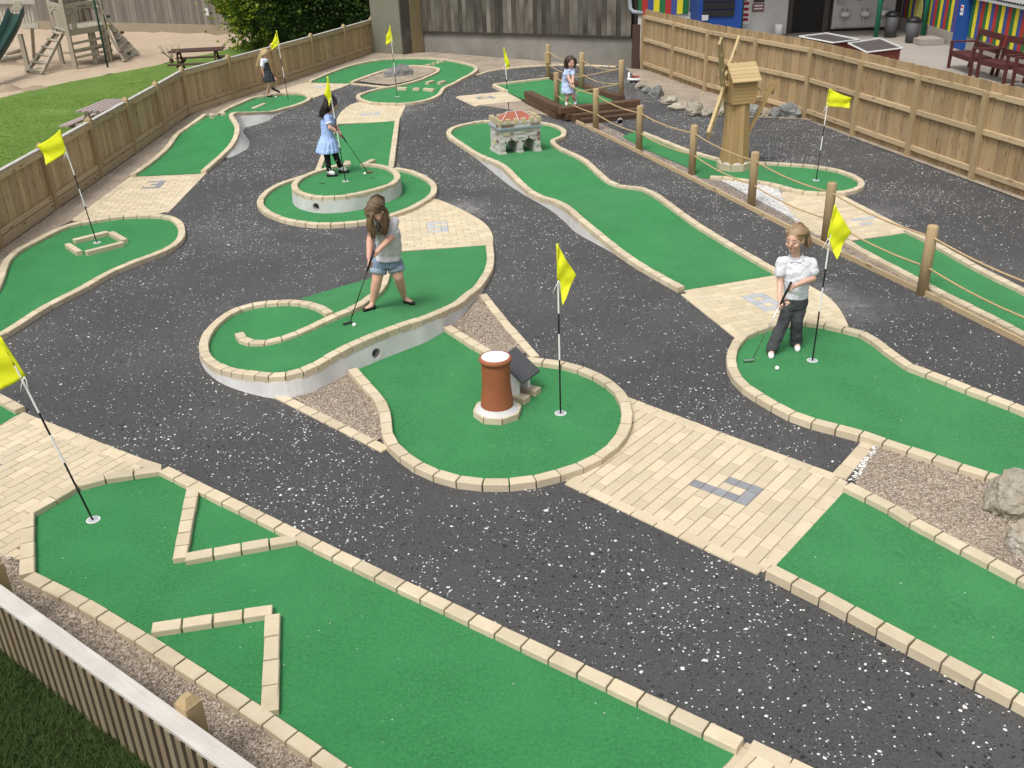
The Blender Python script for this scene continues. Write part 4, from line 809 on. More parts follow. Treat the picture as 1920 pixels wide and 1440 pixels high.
# ------------------------------------------------------------ rocks
ROCKM = [M('quartz_rock', (.36, .32, .25), (.22, .19, .14), rough=.9, var=.2, ns=16, gain=2.2, bump=1.0, bscale=22, bdist=.04, big=.6, bigscale=9, bigcol=(.48, .46, .42)), M('grey_rock', (.22, .22, .21), (.13, .135, .13), rough=.9, var=.2, ns=9, bump=.9, bscale=14, bdist=.03, big=.5, bigscale=5, bigcol=(.40, .39, .37))]
def rock(label, px, py, r, seed, mat=0, rz=0):
    c = P(px, py); bm = bmesh.new(); bmesh.ops.create_icosphere(bm, subdivisions=4, radius=1)
    rg = random.Random(seed); cuts = [(Vector((rg.uniform(-1, 1), rg.uniform(-1, 1), rg.uniform(-.3, 1))).normalized(), rg.uniform(.55, .85)) for _ in range(9)]
    for v in bm.verts:
        p = v.co.copy()
        for n, d in cuts:
            t = p.dot(n)
            if t > d: p -= n*(t-d)*.92
        p += v.co*(.14*mnoise.noise(v.co*2.2+Vector((seed, 0, 0)))+.09*mnoise.noise(v.co*5+Vector((0, seed, 0)))+.06*mnoise.noise(v.co*11)+.03*mnoise.noise(v.co*22))
        v.co = Matrix.Rotation(rz, 3, 'Z') @ Vector((p.x*r[0], p.y*r[1], p.z*r[2]))
    me = bpy.data.meshes.new('rock'); bm.to_mesh(me); bm.free(); me.materials.append(ROCKM[mat])
    o = bpy.data.objects.new('rock', me); C.objects.link(o); o.location = (c.x, c.y, r[2]*.5); tag(o, label, 'rock', 'garden rocks')
rock('big pale boulder on the gravel bed at the picture edge', 1905, 955, (.27, .2, .22), 3, 0); rock('lower craggy stone in front of the big boulder', 1925, 1030, (.16, .14, .15), 5, 0)
rock('long weathered slab of rock on the gravel island of the looping green', 750, 144, (.50, .10, .22), 8, 1, rz=.35)
for i, (x, y, rx, rz_, t, m) in enumerate(((1186, 155, .12, .08, 'small stone beside the white pipe fitting', 1), (1199, 165, .15, .10, 'first small stone of the rockery row by the deck', 0), (1213, 174, .18, .11, 'low stone before the grey boulder in the rockery row', 1), (1231, 181, .24, .20, 'rounded grey boulder in the rockery row', 1), (1255, 195, .20, .13, 'ochre stone after the grey boulder', 0),
                                            (1274, 204, .26, .10, 'flat buff stone in the middle of the rockery row', 0), (1301, 214, .30, .22, 'largest cream boulder left of the windmill', 0), (1327, 218, .20, .14, 'brownish stone touching the cream boulder', 0), (1349, 217, .2, .13, 'stone half hidden by the windmill sail', 0), (1413, 216, .22, .17, 'white-tipped rock just past the windmill', 1), (1437, 219, .11, .09, 'small tan stone between two rocks past the windmill', 0), (1454, 219, .16, .14, 'pale wedge of rock against the dark slab', 1), (1481, 219, .30, .20, 'dark slab of rock at the fence end of the row', 1))):
    rock(t, x, y, (rx, rx*.7, rz_), 20+i, m, rz=i*.7)
v = empty('pipe_fitting', P(1188, 152), 'white plastic pipe fitting with a red valve beside the deck', 'pipe fitting')
q = P(1188, 156); red = plain('valve_red', (.45, .03, .03))
MB().tube([q+Vector((-.16, 0, .10)), q+Vector((.16, -.02, .08))], .03, 10).build('pipe', WHITE, v, smooth=True); MB().tube([q+Vector((-.12, 0, .0)), q+Vector((-.12, 0, .26))], .025, 10).build('riser', WHITE, v, smooth=True)
MB().bar(q+Vector((-.05, -.02, .17)), q+Vector((.13, -.02, .16)), .035, .03).build('valve_handle', red, v)
# ------------------------------------------------------------ little castle
def frame(o, ex, ey):
    ex = Vector((ex.x, ex.y, 0)).normalized(); ey = Vector((-ex.y, ex.x, 0)) if ey is None else Vector((ey.x, ey.y, 0)).normalized()
    return lambda x, y, z: Vector((o.x, o.y, o.z))+ex*x+ey*y+Vector((0, 0, z))
zc = CASZ(P(945, 285, .05).x, P(945, 285, .05).y); c0, c1 = P(938, 291, zc), P(1014, 282.5, zc)
cs = empty('castle', (c0+c1)/2, 'small grey stone castle gatehouse with two arches and red tiled roof', 'castle')
F = frame(Vector((c0.x, c0.y, zc-.015)), c1-c0, None); CW, CD = (c1-c0).length, .54; CK = CW/.77
CST = M('painted_stone', (.56, .54, .50), (.42, .40, .365), rough=.9, var=.08, ns=14, bump=.8, bscale=26, bdist=.012, big=.5, bigscale=9, bigcol=(.58, .565, .53))
CBR = M('castle_brown_stone', (.20, .135, .10), (.26, .20, .14), rough=.9, var=.3, ns=20, bump=.5, bscale=50)
BUFF = M('castle_buff_stone', (.50, .44, .27), (.42, .36, .22), rough=.9, var=.12, ns=20, bump=.5, bscale=50)
prof = [(0, 0), (.11, 0)]; aw, ah = .215, .27
for ax in (.11, .435):
    for k in range(11):
        t = math.pi*(1-k/10); prof.append((ax+aw/2+aw/2*math.cos(t), ah-.11+.11*math.sin(t)) if 0 < k < 10 else (ax+aw/2+aw/2*math.cos(t), ah-.11))
    prof += [(ax+aw, 0)]+([(.435, 0)] if ax < .2 else [])
prof += [(.77, 0), (.77, .46), (0, .46)]
n = len(prof)
MB().add([F(x*CK, y, z) for y in (0, CD) for x, z in prof], [(i, (i+1) % n, n+(i+1) % n, n+i) for i in range(n)]+[tuple(range(n-1, -1, -1)), tuple(range(n, 2*n))]).build('wall', CST, cs, fix=True)
def cbox(name, x0, x1, y0, y1, z0, z1, mat, par=cs):
    x0, x1 = (x0*CK, x1*CK) if not name.startswith(('mer', 'cor', 'par', 'cre')) else (x0, x1); mb = MB(); mb.add([F(x, y, z) for x in (x0, x1) for y in (y0, y1) for z in (z0, z1)], [(0, 1, 3, 2), (4, 6, 7, 5), (0, 4, 5, 1), (2, 3, 7, 6), (0, 2, 6, 4), (1, 5, 7, 3)]); return mb.build(name, mat, par)
for a, b in ((-.015, .125), (.32, .445), (.655, .785)): cbox('foot', a, b, -.02, CD+.02, .0, .05, CST)
blu = plain('blue_grey_cornice', (.26, .31, .345))
cbox('cornice', -.03, CW+.03, -.03, CD+.03, .455, .485, blu)
cbox('parapet', -.008, CW+.008, -.008, CD+.008, .485, .575, CST)
for k in range(6):
    x = -.012+k*(CW+.024-.075)/5
    for y0 in (-.018, CD-.05): cbox('merlon', x, x+.075, y0, y0+.07, .55, .632, BUFF)
for k in range(1, 4):
    y = -.018+k*(CD-.03)/4
    for x0 in (-.018, CW-.052): cbox('merlon', x0, x0+.07, y, y+.07, .55, .632, BUFF)
for k in range(5):
    x = .07+k*.135
    cbox('crenel_stone', x, x+.05, -.012, .05, .55, .59, CST)
tile = M('red_roof_tile', (.34, .115, .075), (.27, .085, .055), var=.06, ns=20, rough=.8)
apx = [F(.25, CD/2, .72), F(CW-.25, CD/2, .72)]; cor = [F(.05, .05, .575), F(CW-.05, .05, .575), F(CW-.05, CD-.05, .575), F(.05, CD-.05, .575)]
rf = MB().add(cor+apx, [(0, 1, 5, 4), (1, 2, 5), (2, 3, 4, 5), (3, 0, 4)]).build('roof', tile, cs)
for a, b in ((cor[0], apx[0]), (cor[1], apx[1]), (cor[2], apx[1]), (cor[3], apx[0]), (apx[0], apx[1]), (F(CW*.5, .05, .58), F(CW*.5, CD/2, .725))): MB().bar(a, b, .012, .012).build('ridge_line', MORTAR, rf)
rg = random.Random(4)
for x0, x1, z0, z1, m in ((.03, .27, .495, .545, CBR), (.58, .76, .495, .535, CBR), (.08, .19, .355, .395, BUFF), (.20, .255, .365, .395, CBR), (.30, .40, .375, .395, CST), (.42, .46, .37, .39, BUFF), (.70, .765, .30, .37, CBR), (.55, .69, .325, .35, CST), (.33, .47, .30, .32, CST), (.47, .62, .39, .40, CBR), (.03, .09, .22, .27, CST), (.02, .10, .10, .16, CST), (.34, .42, .10, .17, CST), (.68, .75, .13, .20, CST), (.70, .77, .22, .27, CBR)): cbox('stone', x0, x1, -.014, .01, z0, z1, m)
for y0, y1, z0, z1, m in ((.05, .20, .36, .40, CBR), (.24, .38, .33, .37, CST), (.06, .16, .22, .27, CBR), (.2, .34, .18, .24, BUFF), (.28, .4, .10, .15, CST), (.08, .22, .08, .13, CST), (.02, .16, .495, .54, CBR)): cbox('stone', -.014, .01, y0, y1, z0, z1, m)
for ax in (.11, .435):
    for k in range(9):
        t = math.pi*(.06+.88*k/8); r0, r1 = .108, .150
        q = [(ax+aw/2+r*math.cos(t+d), ah-.11+r*math.sin(t+d)) for r, d in ((r0, -.13), (r1, -.13), (r1, .13), (r0, .13))]
        m = MB().add([F(x*CK, -.012, z) for x, z in q]+[F(x*CK, .008, z) for x, z in q], [(3, 2, 1, 0), (4, 5, 6, 7), (0, 1, 5, 4), (1, 2, 6, 5), (2, 3, 7, 6), (3, 0, 4, 7)]); m.build('arch_stone', CBR if k % 3 == 1 else CST, cs, fix=True)
# ------------------------------------------------------------ chimney pot and slate-roofed box
q = P(933, 779)
cp = empty('chimney_pot', q, 'tall terracotta chimney pot with white top on an octagonal stone plinth', 'chimney pot')
pz = .018
MB().lathe((q.x, q.y, pz), [(.150, .06), (.150, .09), (.147, .12), (.140, .20), (.131, .27), (.129, .33), (.128, .5), (.130, .525), (.141, .53), (.147, .545), (.146, .56), (.139, .572), (.123, .575)], 48, cap=False).build('pot', TERRA, cp, smooth=True)
MB().lathe((q.x, q.y, pz), [(.126, .572), (.0005, .574)], 40, cap=False).build('white_top', WHITE, cp, smooth=True)
MB().lathe((q.x, q.y, pz), [(.20, .055), (.185, .062), (.160, .085), (.148, .10)], 40, cap=False).build('mortar_fillet', MORTAR, cp, smooth=True)
for k in range(8):
    a0, a1 = (k+.03+.25)*math.pi/4, (k+.97+.25)*math.pi/4
    pts = [(q.x+r*math.cos(a), q.y+r*math.sin(a)) for r, a in ((.10, a0), (.222, a0), (.222, a1), (.10, a1))]
    MB().prism(pts, pz-.01, pz+.058).build('plinth_stone', STONE, cp, fix=True)
h = P(988, 755); hb = empty('slate_roofed_box', h, 'little white box with leaning slate roof tucked behind the chimney pot', 'obstacle')
G = frame(Vector((h.x-.10, h.y+.02, .018)), Vector((.55, .83, 0)), None)
def gbox(name, x0, x1, y0, y1, z0, z1, mat):
    return MB().add([G(x, y, z) for x in (x0, x1) for y in (y0, y1) for z in (z0, z1)], [(0, 1, 3, 2), (4, 6, 7, 5), (0, 4, 5, 1), (2, 3, 7, 6), (0, 2, 6, 4), (1, 5, 7, 3)]).build(name, mat, hb)
gbox('wall', .0, .04, -.02, .13, .0, .27, WHITE); gbox('wall', .18, .22, -.02, .13, .0, .27, WHITE); gbox('back', .04, .18, .09, .13, .0, .26, plain('box_grey', (.40, .41, .42)))
gbox('foot_stone', .15, .25, -.12, .14, .0, .055, STONE); gbox('foot_stone', -.04, .06, -.12, .14, .0, .055, STONE)
MB().add([G(x, y, z) for x, y, z in ((-.04, -.10, .205), (.27, -.10, .205), (.27, .16, .39), (-.04, .16, .39), (-.04, -.10, .222), (.27, -.10, .222), (.27, .16, .407), (-.04, .16, .407))], [(0, 3, 2, 1), (4, 5, 6, 7), (0, 1, 5, 4), (1, 2, 6, 5), (2, 3, 7, 6), (3, 0, 4, 7)]).build('slate_roof', SLATE, hb)
MB().add([G(x, y, z) for x, y, z in ((-.04, .16, .39), (.27, .16, .39), (.27, .33, .20), (-.04, .33, .20), (-.04, .16, .406), (.27, .16, .406), (.27, .34, .215), (-.04, .34, .215))], [(0, 3, 2, 1), (4, 5, 6, 7), (0, 1, 5, 4), (1, 2, 6, 5), (2, 3, 7, 6), (3, 0, 4, 7)]).build('slate_roof', SLATE, hb)
# ------------------------------------------------------------ windmill
w = P(1375, 317); wm = empty('windmill', w, 'timber windmill with four lattice sails on an octagonal plinth', 'windmill'); wz = .018
WDM = M('windmill_board', (.42, .30, .145), (.33, .225, .095), var=.10, ns=4, stretch=(12, 12, 1), rough=.8, wave=(1.5, 'X', .3, (.27, .15, .05)))
WLT = M('pale_new_batten', (.48, .37, .20), (.40, .29, .145), var=.1, ns=4, stretch=(8, 8, 2), rough=.8)
for k in range(8):
    a0, a1 = (k+.02+.5)*math.pi/4, (k+.98+.5)*math.pi/4
    MB().prism([(w.x+r*math.cos(a), w.y+r*math.sin(a)) for r, a in ((.12, a0), (.285, a0), (.285, a1), (.12, a1))], wz-.01, wz+.115).build('plinth_stone', STONE, wm, fix=True)
MB().lathe((w.x, w.y, wz), [(.255, .112), (.24, .135), (.20, .14)], 8, cap=False).build('mortar_fillet', MORTAR, wm)
for k in range(8):   # tapering tower clad in boards
    a0, a1 = (k+.5)*math.pi/4, (k+1.5)*math.pi/4
    for j in range(2):
        t0, t1 = j/2+.01, (j+1)/2-.01
        def cor_(r, t): return (w.x+r*(math.cos(a0)*(1-t)+math.cos(a1)*t), w.y+r*(math.sin(a0)*(1-t)+math.sin(a1)*t))
        m = MB(); m.add([(*cor_(.245, t0), wz+.12), (*cor_(.245, t1), wz+.12), (*cor_(.185, t1), wz+1.13), (*cor_(.185, t0), wz+1.13), (*cor_(.225, t0), wz+.12), (*cor_(.225, t1), wz+.12), (*cor_(.165, t1), wz+1.13), (*cor_(.165, t0), wz+1.13)], [(0, 1, 2, 3), (7, 6, 5, 4), (0, 4, 5, 1), (1, 5, 6, 2), (2, 6, 7, 3), (3, 7, 4, 0)]); m.build('tower_board', WDM, wm, fix=True)
axd = Vector((-.96, -.26, 0)).normalized()
Hd = frame(Vector((w.x, w.y, wz)), -axd, None)
def hbox(name, x0, x1, y0, y1, z0, z1, mat, par=wm): return MB().add([Hd(x, y, z) for x in (x0, x1) for y in (y0, y1) for z in (z0, z1)], [(0, 1, 3, 2), (4, 6, 7, 5), (0, 4, 5, 1), (2, 3, 7, 6), (0, 2, 6, 4), (1, 5, 7, 3)]).build(name, mat, par, fix=True)
hbox('head_core', -.205, .205, -.17, .17, 1.10, 1.45, WDM)
for k in range(7): 
    z = 1.09+k*.054
    for s in (-1, 1): hbox('head_board', -.215, .215, s*.185-.012, s*.185+.012, z, z+.050, WDM)
    hbox('head_board', .205, .228, -.17, .17, z, z+.050, WDM)
MB().add([Hd(.21, -.19, 1.46), Hd(.21, .19, 1.46), Hd(.21, 0, 1.68), Hd(-.21, -.19, 1.46), Hd(-.21, .19, 1.46), Hd(-.21, 0, 1.68)], [(0, 1, 2), (5, 4, 3), (0, 3, 4, 1), (1, 4, 5, 2), (2, 5, 3, 0)]).build('gable', WDM, wm, fix=True)
for s in (-1, 1):
    for k in range(5):
        f0 = k/5; y0, z0 = s*(.255-f0*.235), 1.425+f0*.25; y1, z1 = s*(.255-(f0+.26)*.235), 1.425+(f0+.26)*.25+.006
        MB().add([Hd(x, y, z+d) for d in (0, .016) for x, y, z in ((-.255, y0, z0+.014), (.255, y0, z0+.014), (.255, y1, z1), (-.255, y1, z1))], [(0, 1, 2, 3), (7, 6, 5, 4), (0, 4, 5, 1), (1, 5, 6, 2), (2, 6, 7, 3), (3, 7, 4, 0)]).build('roof_shingle', WLT, wm, fix=True)
for k in range(5): MB().add([Hd(-.19+k*.095, -.008, 1.685), Hd(-.11+k*.095, -.008, 1.685), Hd(-.15+k*.095+.012, -.008, 1.75), Hd(-.15+k*.095-.03, -.008, 1.75), Hd(-.19+k*.095, .008, 1.685), Hd(-.11+k*.095, .008, 1.685), Hd(-.15+k*.095+.012, .008, 1.75), Hd(-.15+k*.095-.03, .008, 1.75)], [(0, 1, 2, 3), (7, 6, 5, 4), (0, 4, 5, 1), (1, 5, 6, 2), (2, 6, 7, 3), (3, 7, 4, 0)]).build('ridge_finial', WDM, wm, fix=True)
hub = Hd(-.275, 0, 1.36); MB().tube([Hd(-.2, 0, 1.36), Hd(-.31, 0, 1.36)], .03, 12).build('axle', WDM, wm)
d1 = (J(1384, 85, hub.y+.66)-hub).normalized(); d2 = J(1345, 92, hub.y-.70)-hub; d2 = (d2-d1*d2.dot(d1)).normalized(); axs = d1.cross(d2).normalized()
for d in (d1, d2, -d1, -d2):
    p = axs.cross(d).normalized()
    sroot = MB(); sroot.bar(hub, hub+d*1.0, .03, .045, up=axs); s_ = sroot.build('sail', WLT, wm)
    MB().bar(hub+d*.12+p*.12, hub+d*1.0+p*.12, .028, .04, up=axs).build('batten', WLT, s_)
    for f in (.12, .38, .7, .98): MB().bar(hub+d*f+p*.0, hub+d*f+p*.12, .025, .03, up=axs).build('crossbar', WLT, s_)
yw = w.y
MB().bar(Hd(.2, .0, 1.36), J(1443, 179, yw+.08), .04, .03).build('tail_beam', WLT, wm); MB().bar(Hd(.2, 0, 1.12), J(1432, 184, yw+.1), .03, .03).build('tail_strut', WLT, wm)
MB().bar(J(1449, 160, yw+.05), J(1404, 246, yw+.02), .035, .06).build('tail_pole', WDM, wm); MB().bar(J(1426, 182, yw+.1), J(1424, 196, yw+.1), .03, .03).build('tail_strut', WLT, wm)
for k in range(3): MB().bar(J(1436+k*6, 168-k*6, yw+.1), J(1452+k*4, 172-k*9, yw+.12), .012, .09).build('tail_vane', WDM, wm)
# ------------------------------------------------------------ barn wall, pier, play wall
bw = empty('barn', BARN[0], 'old barn wall of dark weathered boards above a mossy concrete base', 'barn')
d = (BARN[1]-BARN[0]); BL = d.length; d.normalize(); nb_ = Vector((-d.y, d.x, 0)); ang = math.atan2(d.y, d.x)
CONB = M('mossy_concrete', (.26, .245, .225), (.20, .19, .17), rough=.95, var=0, ns=3, detail=9, bump=.5, bscale=20, bdist=.01, big=.65, bigscale=.9, bigcol=(.12, .115, .085))
A, B_ = BARN
m = MB(); m.add([A, B_, B_+Vector((0, 0, .80)), A+Vector((0, 0, .60)), A+nb_*.3, B_+nb_*.3, B_+nb_*.3+Vector((0, 0, .80)), A+nb_*.3+Vector((0, 0, .60))], [(0, 1, 2, 3), (7, 6, 5, 4), (0, 4, 5, 1), (1, 5, 6, 2), (2, 6, 7, 3), (3, 7, 4, 0)]); m.build('concrete_base', CONB, bw, fix=True)
m = MB(); sl = A+Vector((0, 0, .60))-nb_*.03; sr = B_+Vector((0, 0, .80))-nb_*.03; m.bar(sl, sr, .10, .05); m.build('sill_beam', plain('dark_sill', (.05, .04, .032)), bw)
bms = board_mesh('board', .148, 3.4, .025, OLDW_Z); k = int(BL/.15)
for i in range(k):
    f = (i+.5)/k; c = A+d*(BL*f)-nb_*(.05+(.012 if i % 2 else 0)+random.uniform(0, .004)); place('board', bms, (c.x, c.y, .60+.2*f+.0+random.uniform(-.012, .008)), (0, 0, ang), bw)
MB().box(B_+Vector((.10, -.05, .55)), (.20, .22, 1.1)).build('steel_post', plain('rusty_brown', (.075, .045, .035)), bw)
m = MB(); m.add([A+nb_*.1, B_+nb_*.1, B_+nb_*.1+Vector((0, 0, 4)), A+nb_*.1+Vector((0, 0, 4)), A+nb_*.3, B_+nb_*.3, B_+nb_*.3+Vector((0, 0, 4)), A+nb_*.3+Vector((0, 0, 4))], [(0, 1, 2, 3), (7, 6, 5, 4), (0, 4, 5, 1), (1, 5, 6, 2), (2, 6, 7, 3), (3, 7, 4, 0)]); m.build('barn_core', plain('barn_inner', (.04, .035, .03)), bw, fix=True)
dpm = plain('drainpipe_grey', (.30, .34, .37)); dp = empty('drainpipe', J(1182, 5, 27.2), 'grey-blue drainpipe with an elbow at the barn corner', 'drainpipe')
MB().tube([J(1180, -60, 27.1), J(1181, 4, 27.1), J(1182, 16, 27.1), J(1187, 22, 27.05), J(1206, 25, 27.0)], .05, 12).build('pipe', dpm, dp, smooth=True)
pr_ = empty('concrete_pier', (-3.4, 31.3, 0), 'mossy concrete pier with upright old planks at the fence end', 'pier')
MOSS = M('mossy_pier', (.20, .195, .155), (.15, .15, .11), rough=.95, var=0, ns=2, detail=9, big=.6, bigscale=1.1, bigcol=(.12, .13, .06), bump=.4, bscale=15)
MB().prism([(-3.96, 31.72), (-3.01, 31.12), (-2.42, 31.62), (-3.2, 32.6)], -.02, 3.6).build('pier_body', MOSS, pr_, fix=True)
for a, b, mt in ((( -3.00, 31.09), (-2.74, 31.31), OLDW_Z), ((-2.72, 31.30), (-2.42, 31.58), M('tan_old_plank', (.30, .225, .12), (.20, .15, .085), var=.1, ns=3, stretch=(9, 9, .8), big=.4, bigscale=1, bigcol=(.16, .15, .08)))):
    va, vb = Vector((*a, 0)), Vector((*b, 0)); dd = (vb-va); me = board_mesh('plank', dd.length, 3.5, .05, mt); place('plank', me, (va+vb)/2+Vector((0, 0, 0)), (0, 0, math.atan2(dd.y, dd.x)), pr_)
pw = empty('board_wall', (-12.7, 39.5, 0), 'tall grey weathered board wall behind the play area', 'wall')
wa, wb = Vector((-25, 45.1, 0)), Vector((-4.2, 35.65, 0)); dd = wb-wa; WL = dd.length; dd.normalize(); ang = math.atan2(dd.y, dd.x); k = int(WL/.16)
GW = M('grey_play_wall', (.19, .165, .14), (.13, .112, .095), var=.22, ns=3, stretch=(9, 9, .8), rough=.9, big=.35, bigscale=.7, bigcol=(.25, .23, .20))
bmw = board_mesh('board', .157, 4.5, .03, GW)
for i in range(k): c = wa+dd*(WL*(i+.5)/k); place('board', bmw, (c.x, c.y+(.012 if i % 2 else 0), .28), (0, 0, ang), pw)
MB().bar(wa+Vector((0, .02, .12)), wb+Vector((0, .02, .12)), .12, .34).build('base_strip', M('pale_base_strip', (.30, .245, .175), (.24, .20, .14), var=0, ns=4, big=.4, bigscale=.8, bigcol=(.20, .19, .11)), pw)
MB().box(J(388, 22, 38.3), (.12, .02, .26)).build('notice', plain('notice_white', (.6, .6, .58)), pw)
# ------------------------------------------------------------ conifer
tr = empty('conifer_tree', (-6.7, 33.9, 0), 'bushy yellow-green conifer growing behind the fence', 'tree')
MB().tube([(-6.7, 33.9, -.1), (-6.7, 33.9, 3), (-6.6, 33.9, 5.5)], [.22, .15, .05], 10).build('trunk', SOIL, tr, smooth=True)
LEAF = [M('conifer_bright', (.26, .30, .022), (.18, .24, .018), var=0, ns=5, rough=.7, trans=.25), M('conifer_mid', (.075, .135, .018), (.055, .105, .014), var=0, ns=5, rough=.7, trans=.2), M('conifer_shade', (.022, .045, .010), (.016, .034, .008), var=0, ns=5, rough=.8)]
def crown(par, center, rad, n, clumps, mats, size, name='crown', seed=1, bright=lambda p: 0):
    rg = random.Random(seed); cl = []
    for i in range(clumps):
        th, ph = rg.uniform(0, 2*math.pi), math.acos(rg.uniform(-1, 1)); r = rg.uniform(.62, 1.0)**.6
        dv = Vector((math.sin(ph)*math.cos(th), math.sin(ph)*math.sin(th), math.cos(ph))); cl.append((center+Vector((dv.x*rad[0], dv.y*rad[1], dv.z*rad[2]))*r, dv, rg.uniform(.22, .5)))
    V = [[], [], []]
    for i in range(n):
        c, dv, cr = cl[rg.randrange(clumps)]
        p = c+Vector((rg.gauss(0, 1), rg.gauss(0, 1), rg.gauss(0, 1.0)))*cr*.55
        if p.z < .05: continue
        rel = (p-c).normalized(); o = (dv*.9+Vector((rg.gauss(0, .5), rg.gauss(0, .5), rg.gauss(.35, .5)))).normalized()
        s = size*rg.uniform(.6, 1.5); sd = o.cross(Vector((rg.gauss(0, 1), rg.gauss(0, 1), rg.gauss(0, 1)))).normalized()*s*.42
        out = (p-center); e = math.sqrt((out.x/rad[0])**2+(out.y/rad[1])**2+(out.z/rad[2])**2)
        q = rg.random()+bright(p); k = 0 if (q > .72 and e > .75) else (1 if e > .6 and q > .15 else 2)  # deeper leaf tones inside and on one side paint the crown's shade
        V[k] += [p-o*s*.4, p+sd, p+o*s, p-sd]
    for k in range(3):
        if V[k]: 
            mb = MB(); mb.v = [tuple(v) for v in V[k]]; mb.f = [(4*j, 4*j+1, 4*j+2, 4*j+3) for j in range(len(V[k])//4)]; mb.build(name, mats[k], par)
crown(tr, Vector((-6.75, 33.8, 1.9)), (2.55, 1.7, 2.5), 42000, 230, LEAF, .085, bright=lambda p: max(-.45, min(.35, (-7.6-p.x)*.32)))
MB().ell((-6.6, 34.0, 1.8), (2.1, 1.3, 2.1)).build('crown_shade_core', LEAF[2], tr, smooth=True)  # added dark filler, paints the shade within the crown
# ------------------------------------------------------------ picnic tables
def picnic(label, o, rz, mat, L=1.35):
    r = empty('picnic_table', o, label, 'picnic table', 'picnic tables on the lawn'); r.rotation_euler = (0, 0, rz)
    def b(name, a, c, w_, h_, par=r):
        mb = MB(); mb.bar(a, c, w_, h_); me = bpy.data.meshes.new(name); me.from_pydata(mb.v, [], mb.f); me.materials.append(mat); ob = bpy.data.objects.new(name, me); C.objects.link(ob); ob.parent = par; return ob
    for k in range(6): b('top_slat', (-L/2, -.30+k*.12, .70), (L/2, -.30+k*.12, .70), .088, .03)
    for s in (-1, 1):
        for k in range(2): b('seat_slat', (-L/2, s*(.60+k*.11), .42), (L/2, s*(.60+k*.11), .42), .10, .03)
    for x in (-L/2+.22, L/2-.22):
        for s in (-1, 1): b('leg', (x, s*.18, .68), (x, s*.55, 0), .04, .09)
        b('cross_beam', (x+.03, -.68, .38), (x+.03, .68, .38), .04, .08); b('top_beam', (x+.03, -.30, .66), (x+.03, .30, .66), .04, .06)
    return r
PICD = M('dark_picnic_timber', (.085, .045, .035), (.055, .03, .025), var=.15, ns=5, stretch=(6, 6, 6)); PICG = M('faded_picnic_timber', (.36, .29, .275), (.29, .23, .215), var=.1, ns=5, stretch=(6, 6, 6))
picnic('dark brown picnic table on the lawn edge near the sand', (-8.45, 28.4, -.02), .12, PICD, 1.45); picnic('faded slatted picnic table just behind the fence', (-8.02, 20.25, -.02), 1.46, PICG, 1.3)
sf = empty('low_picket_fence', (-7.9, 14.9, 0), 'dark low picket fence by the lawn at the picture edge', 'fence'); pm_ = board_mesh('picket', .07, .42, .02, plain('dark_picket', (.11, .085, .09)))
for k in range(16): place('picket', pm_, (-9.3+k*.09, 15.9-k*.02, -.03), (0, 0, -.2), sf)
pp = empty('potted_stick_plant', (-9.1, 28.5, .44), 'dry twiggy plant standing in a little pot on the dark picnic bench', 'plant')
pp.location = (-9.0, 27.78, .435)
MB().lathe(pp.location, [(.05, 0), (.07, .10)], 12).build('pot', plain('brown_pot', (.13, .07, .05)), pp)
m = MB(); rg = random.Random(3)
for k in range(14): a = rg.uniform(0, 6.28); m.tube([pp.location+Vector((0, 0, .08)), pp.location+Vector((.12*math.cos(a), .12*math.sin(a), .22)), pp.location+Vector((.28*math.cos(a), .2*math.sin(a), rg.uniform(.3, .5)))], .007, 4)
m.build('twigs', plain('twig', (.25, .19, .11)), pp)
# ------------------------------------------------------------ play tower
A0, B0, C0 = P(142, 127), P(209, 113), P(117, 117); D0 = B0+(C0-A0)
pt = empty('play_tower', A0, 'weathered timber play tower with ladder ramp and climbing wall on the sand', 'play tower')
def tb(name, a, b, w_, h_=None, mat=PLAYW, par=pt): return MB().bar(a, b, w_, h_).build(name, mat, par)
Z = lambda p, z: Vector((p.x, p.y, z))
for p in (A0, B0, C0, D0): tb('post', Z(p, -.05), Z(p, 3.4), .11)
for z, nm in ((.98, 'platform_beam'),):
    for a, b in ((A0, B0), (C0, D0), (A0, C0), (B0, D0)): tb(nm, Z(a, z), Z(b, z), .06, .16)
for k in range(9): f = k/8; a = A0.lerp(B0, f); b = C0.lerp(D0, f); tb('floor_board', Z(a, 1.06), Z(b, 1.06), .15, .03)
for a, b in ((A0, B0), (C0, D0), (A0, C0), (B0, D0)):
    tb('guard_rail', Z(a, 1.72), Z(b, 1.72), .05, .13)
    n = 12
    for k in range(n):       # curved brace of the arched opening
        f0, f1 = k/n, (k+1)/n; z0 = 1.66-.22*(abs(2*f0-1))**2.2; z1 = 1.66-.22*(abs(2*f1-1))**2.2; tb('arch_brace', Z(a.lerp(b, f0), z0), Z(a.lerp(b, f1), z1), .05, .08)
for a, b in ((C0, D0), (A0, C0)):
    for k in range(2, 8):
        f = k/9; p = a.lerp(b, f); tb('baluster', Z(p, 1.06), Z(p, 1.68), .05, .03)
for k in (1, 2): p = A0.lerp(B0, .10+k*.07); tb('baluster', Z(p, 1.06), Z(p, 1.68), .06, .03)
for k in range(7): p = C0.lerp(D0, k/6); tb('back_panel_board', Z(p, 1.06), Z(p, 3.2), .17, .02, M('dim_panel_%d' % k, (.22, .19, .15), (.16, .13, .10), var=.1))
for z in (.28, .48, .68): tb('lower_rail', Z(A0, z)+Vector((.06, .08, 0)), Z(B0, z+.02)+Vector((.05, .1, 0)), .04, .07)
for f in (.35, .68): p = A0.lerp(B0, f)+Vector((.1, .35, 0)); tb('lower_post', Z(p, 0), Z(p, .95), .10)
tb('lower_bench', Z(C0.lerp(A0, .5), .35), Z(D0.lerp(B0, .5), .35), .25, .05)
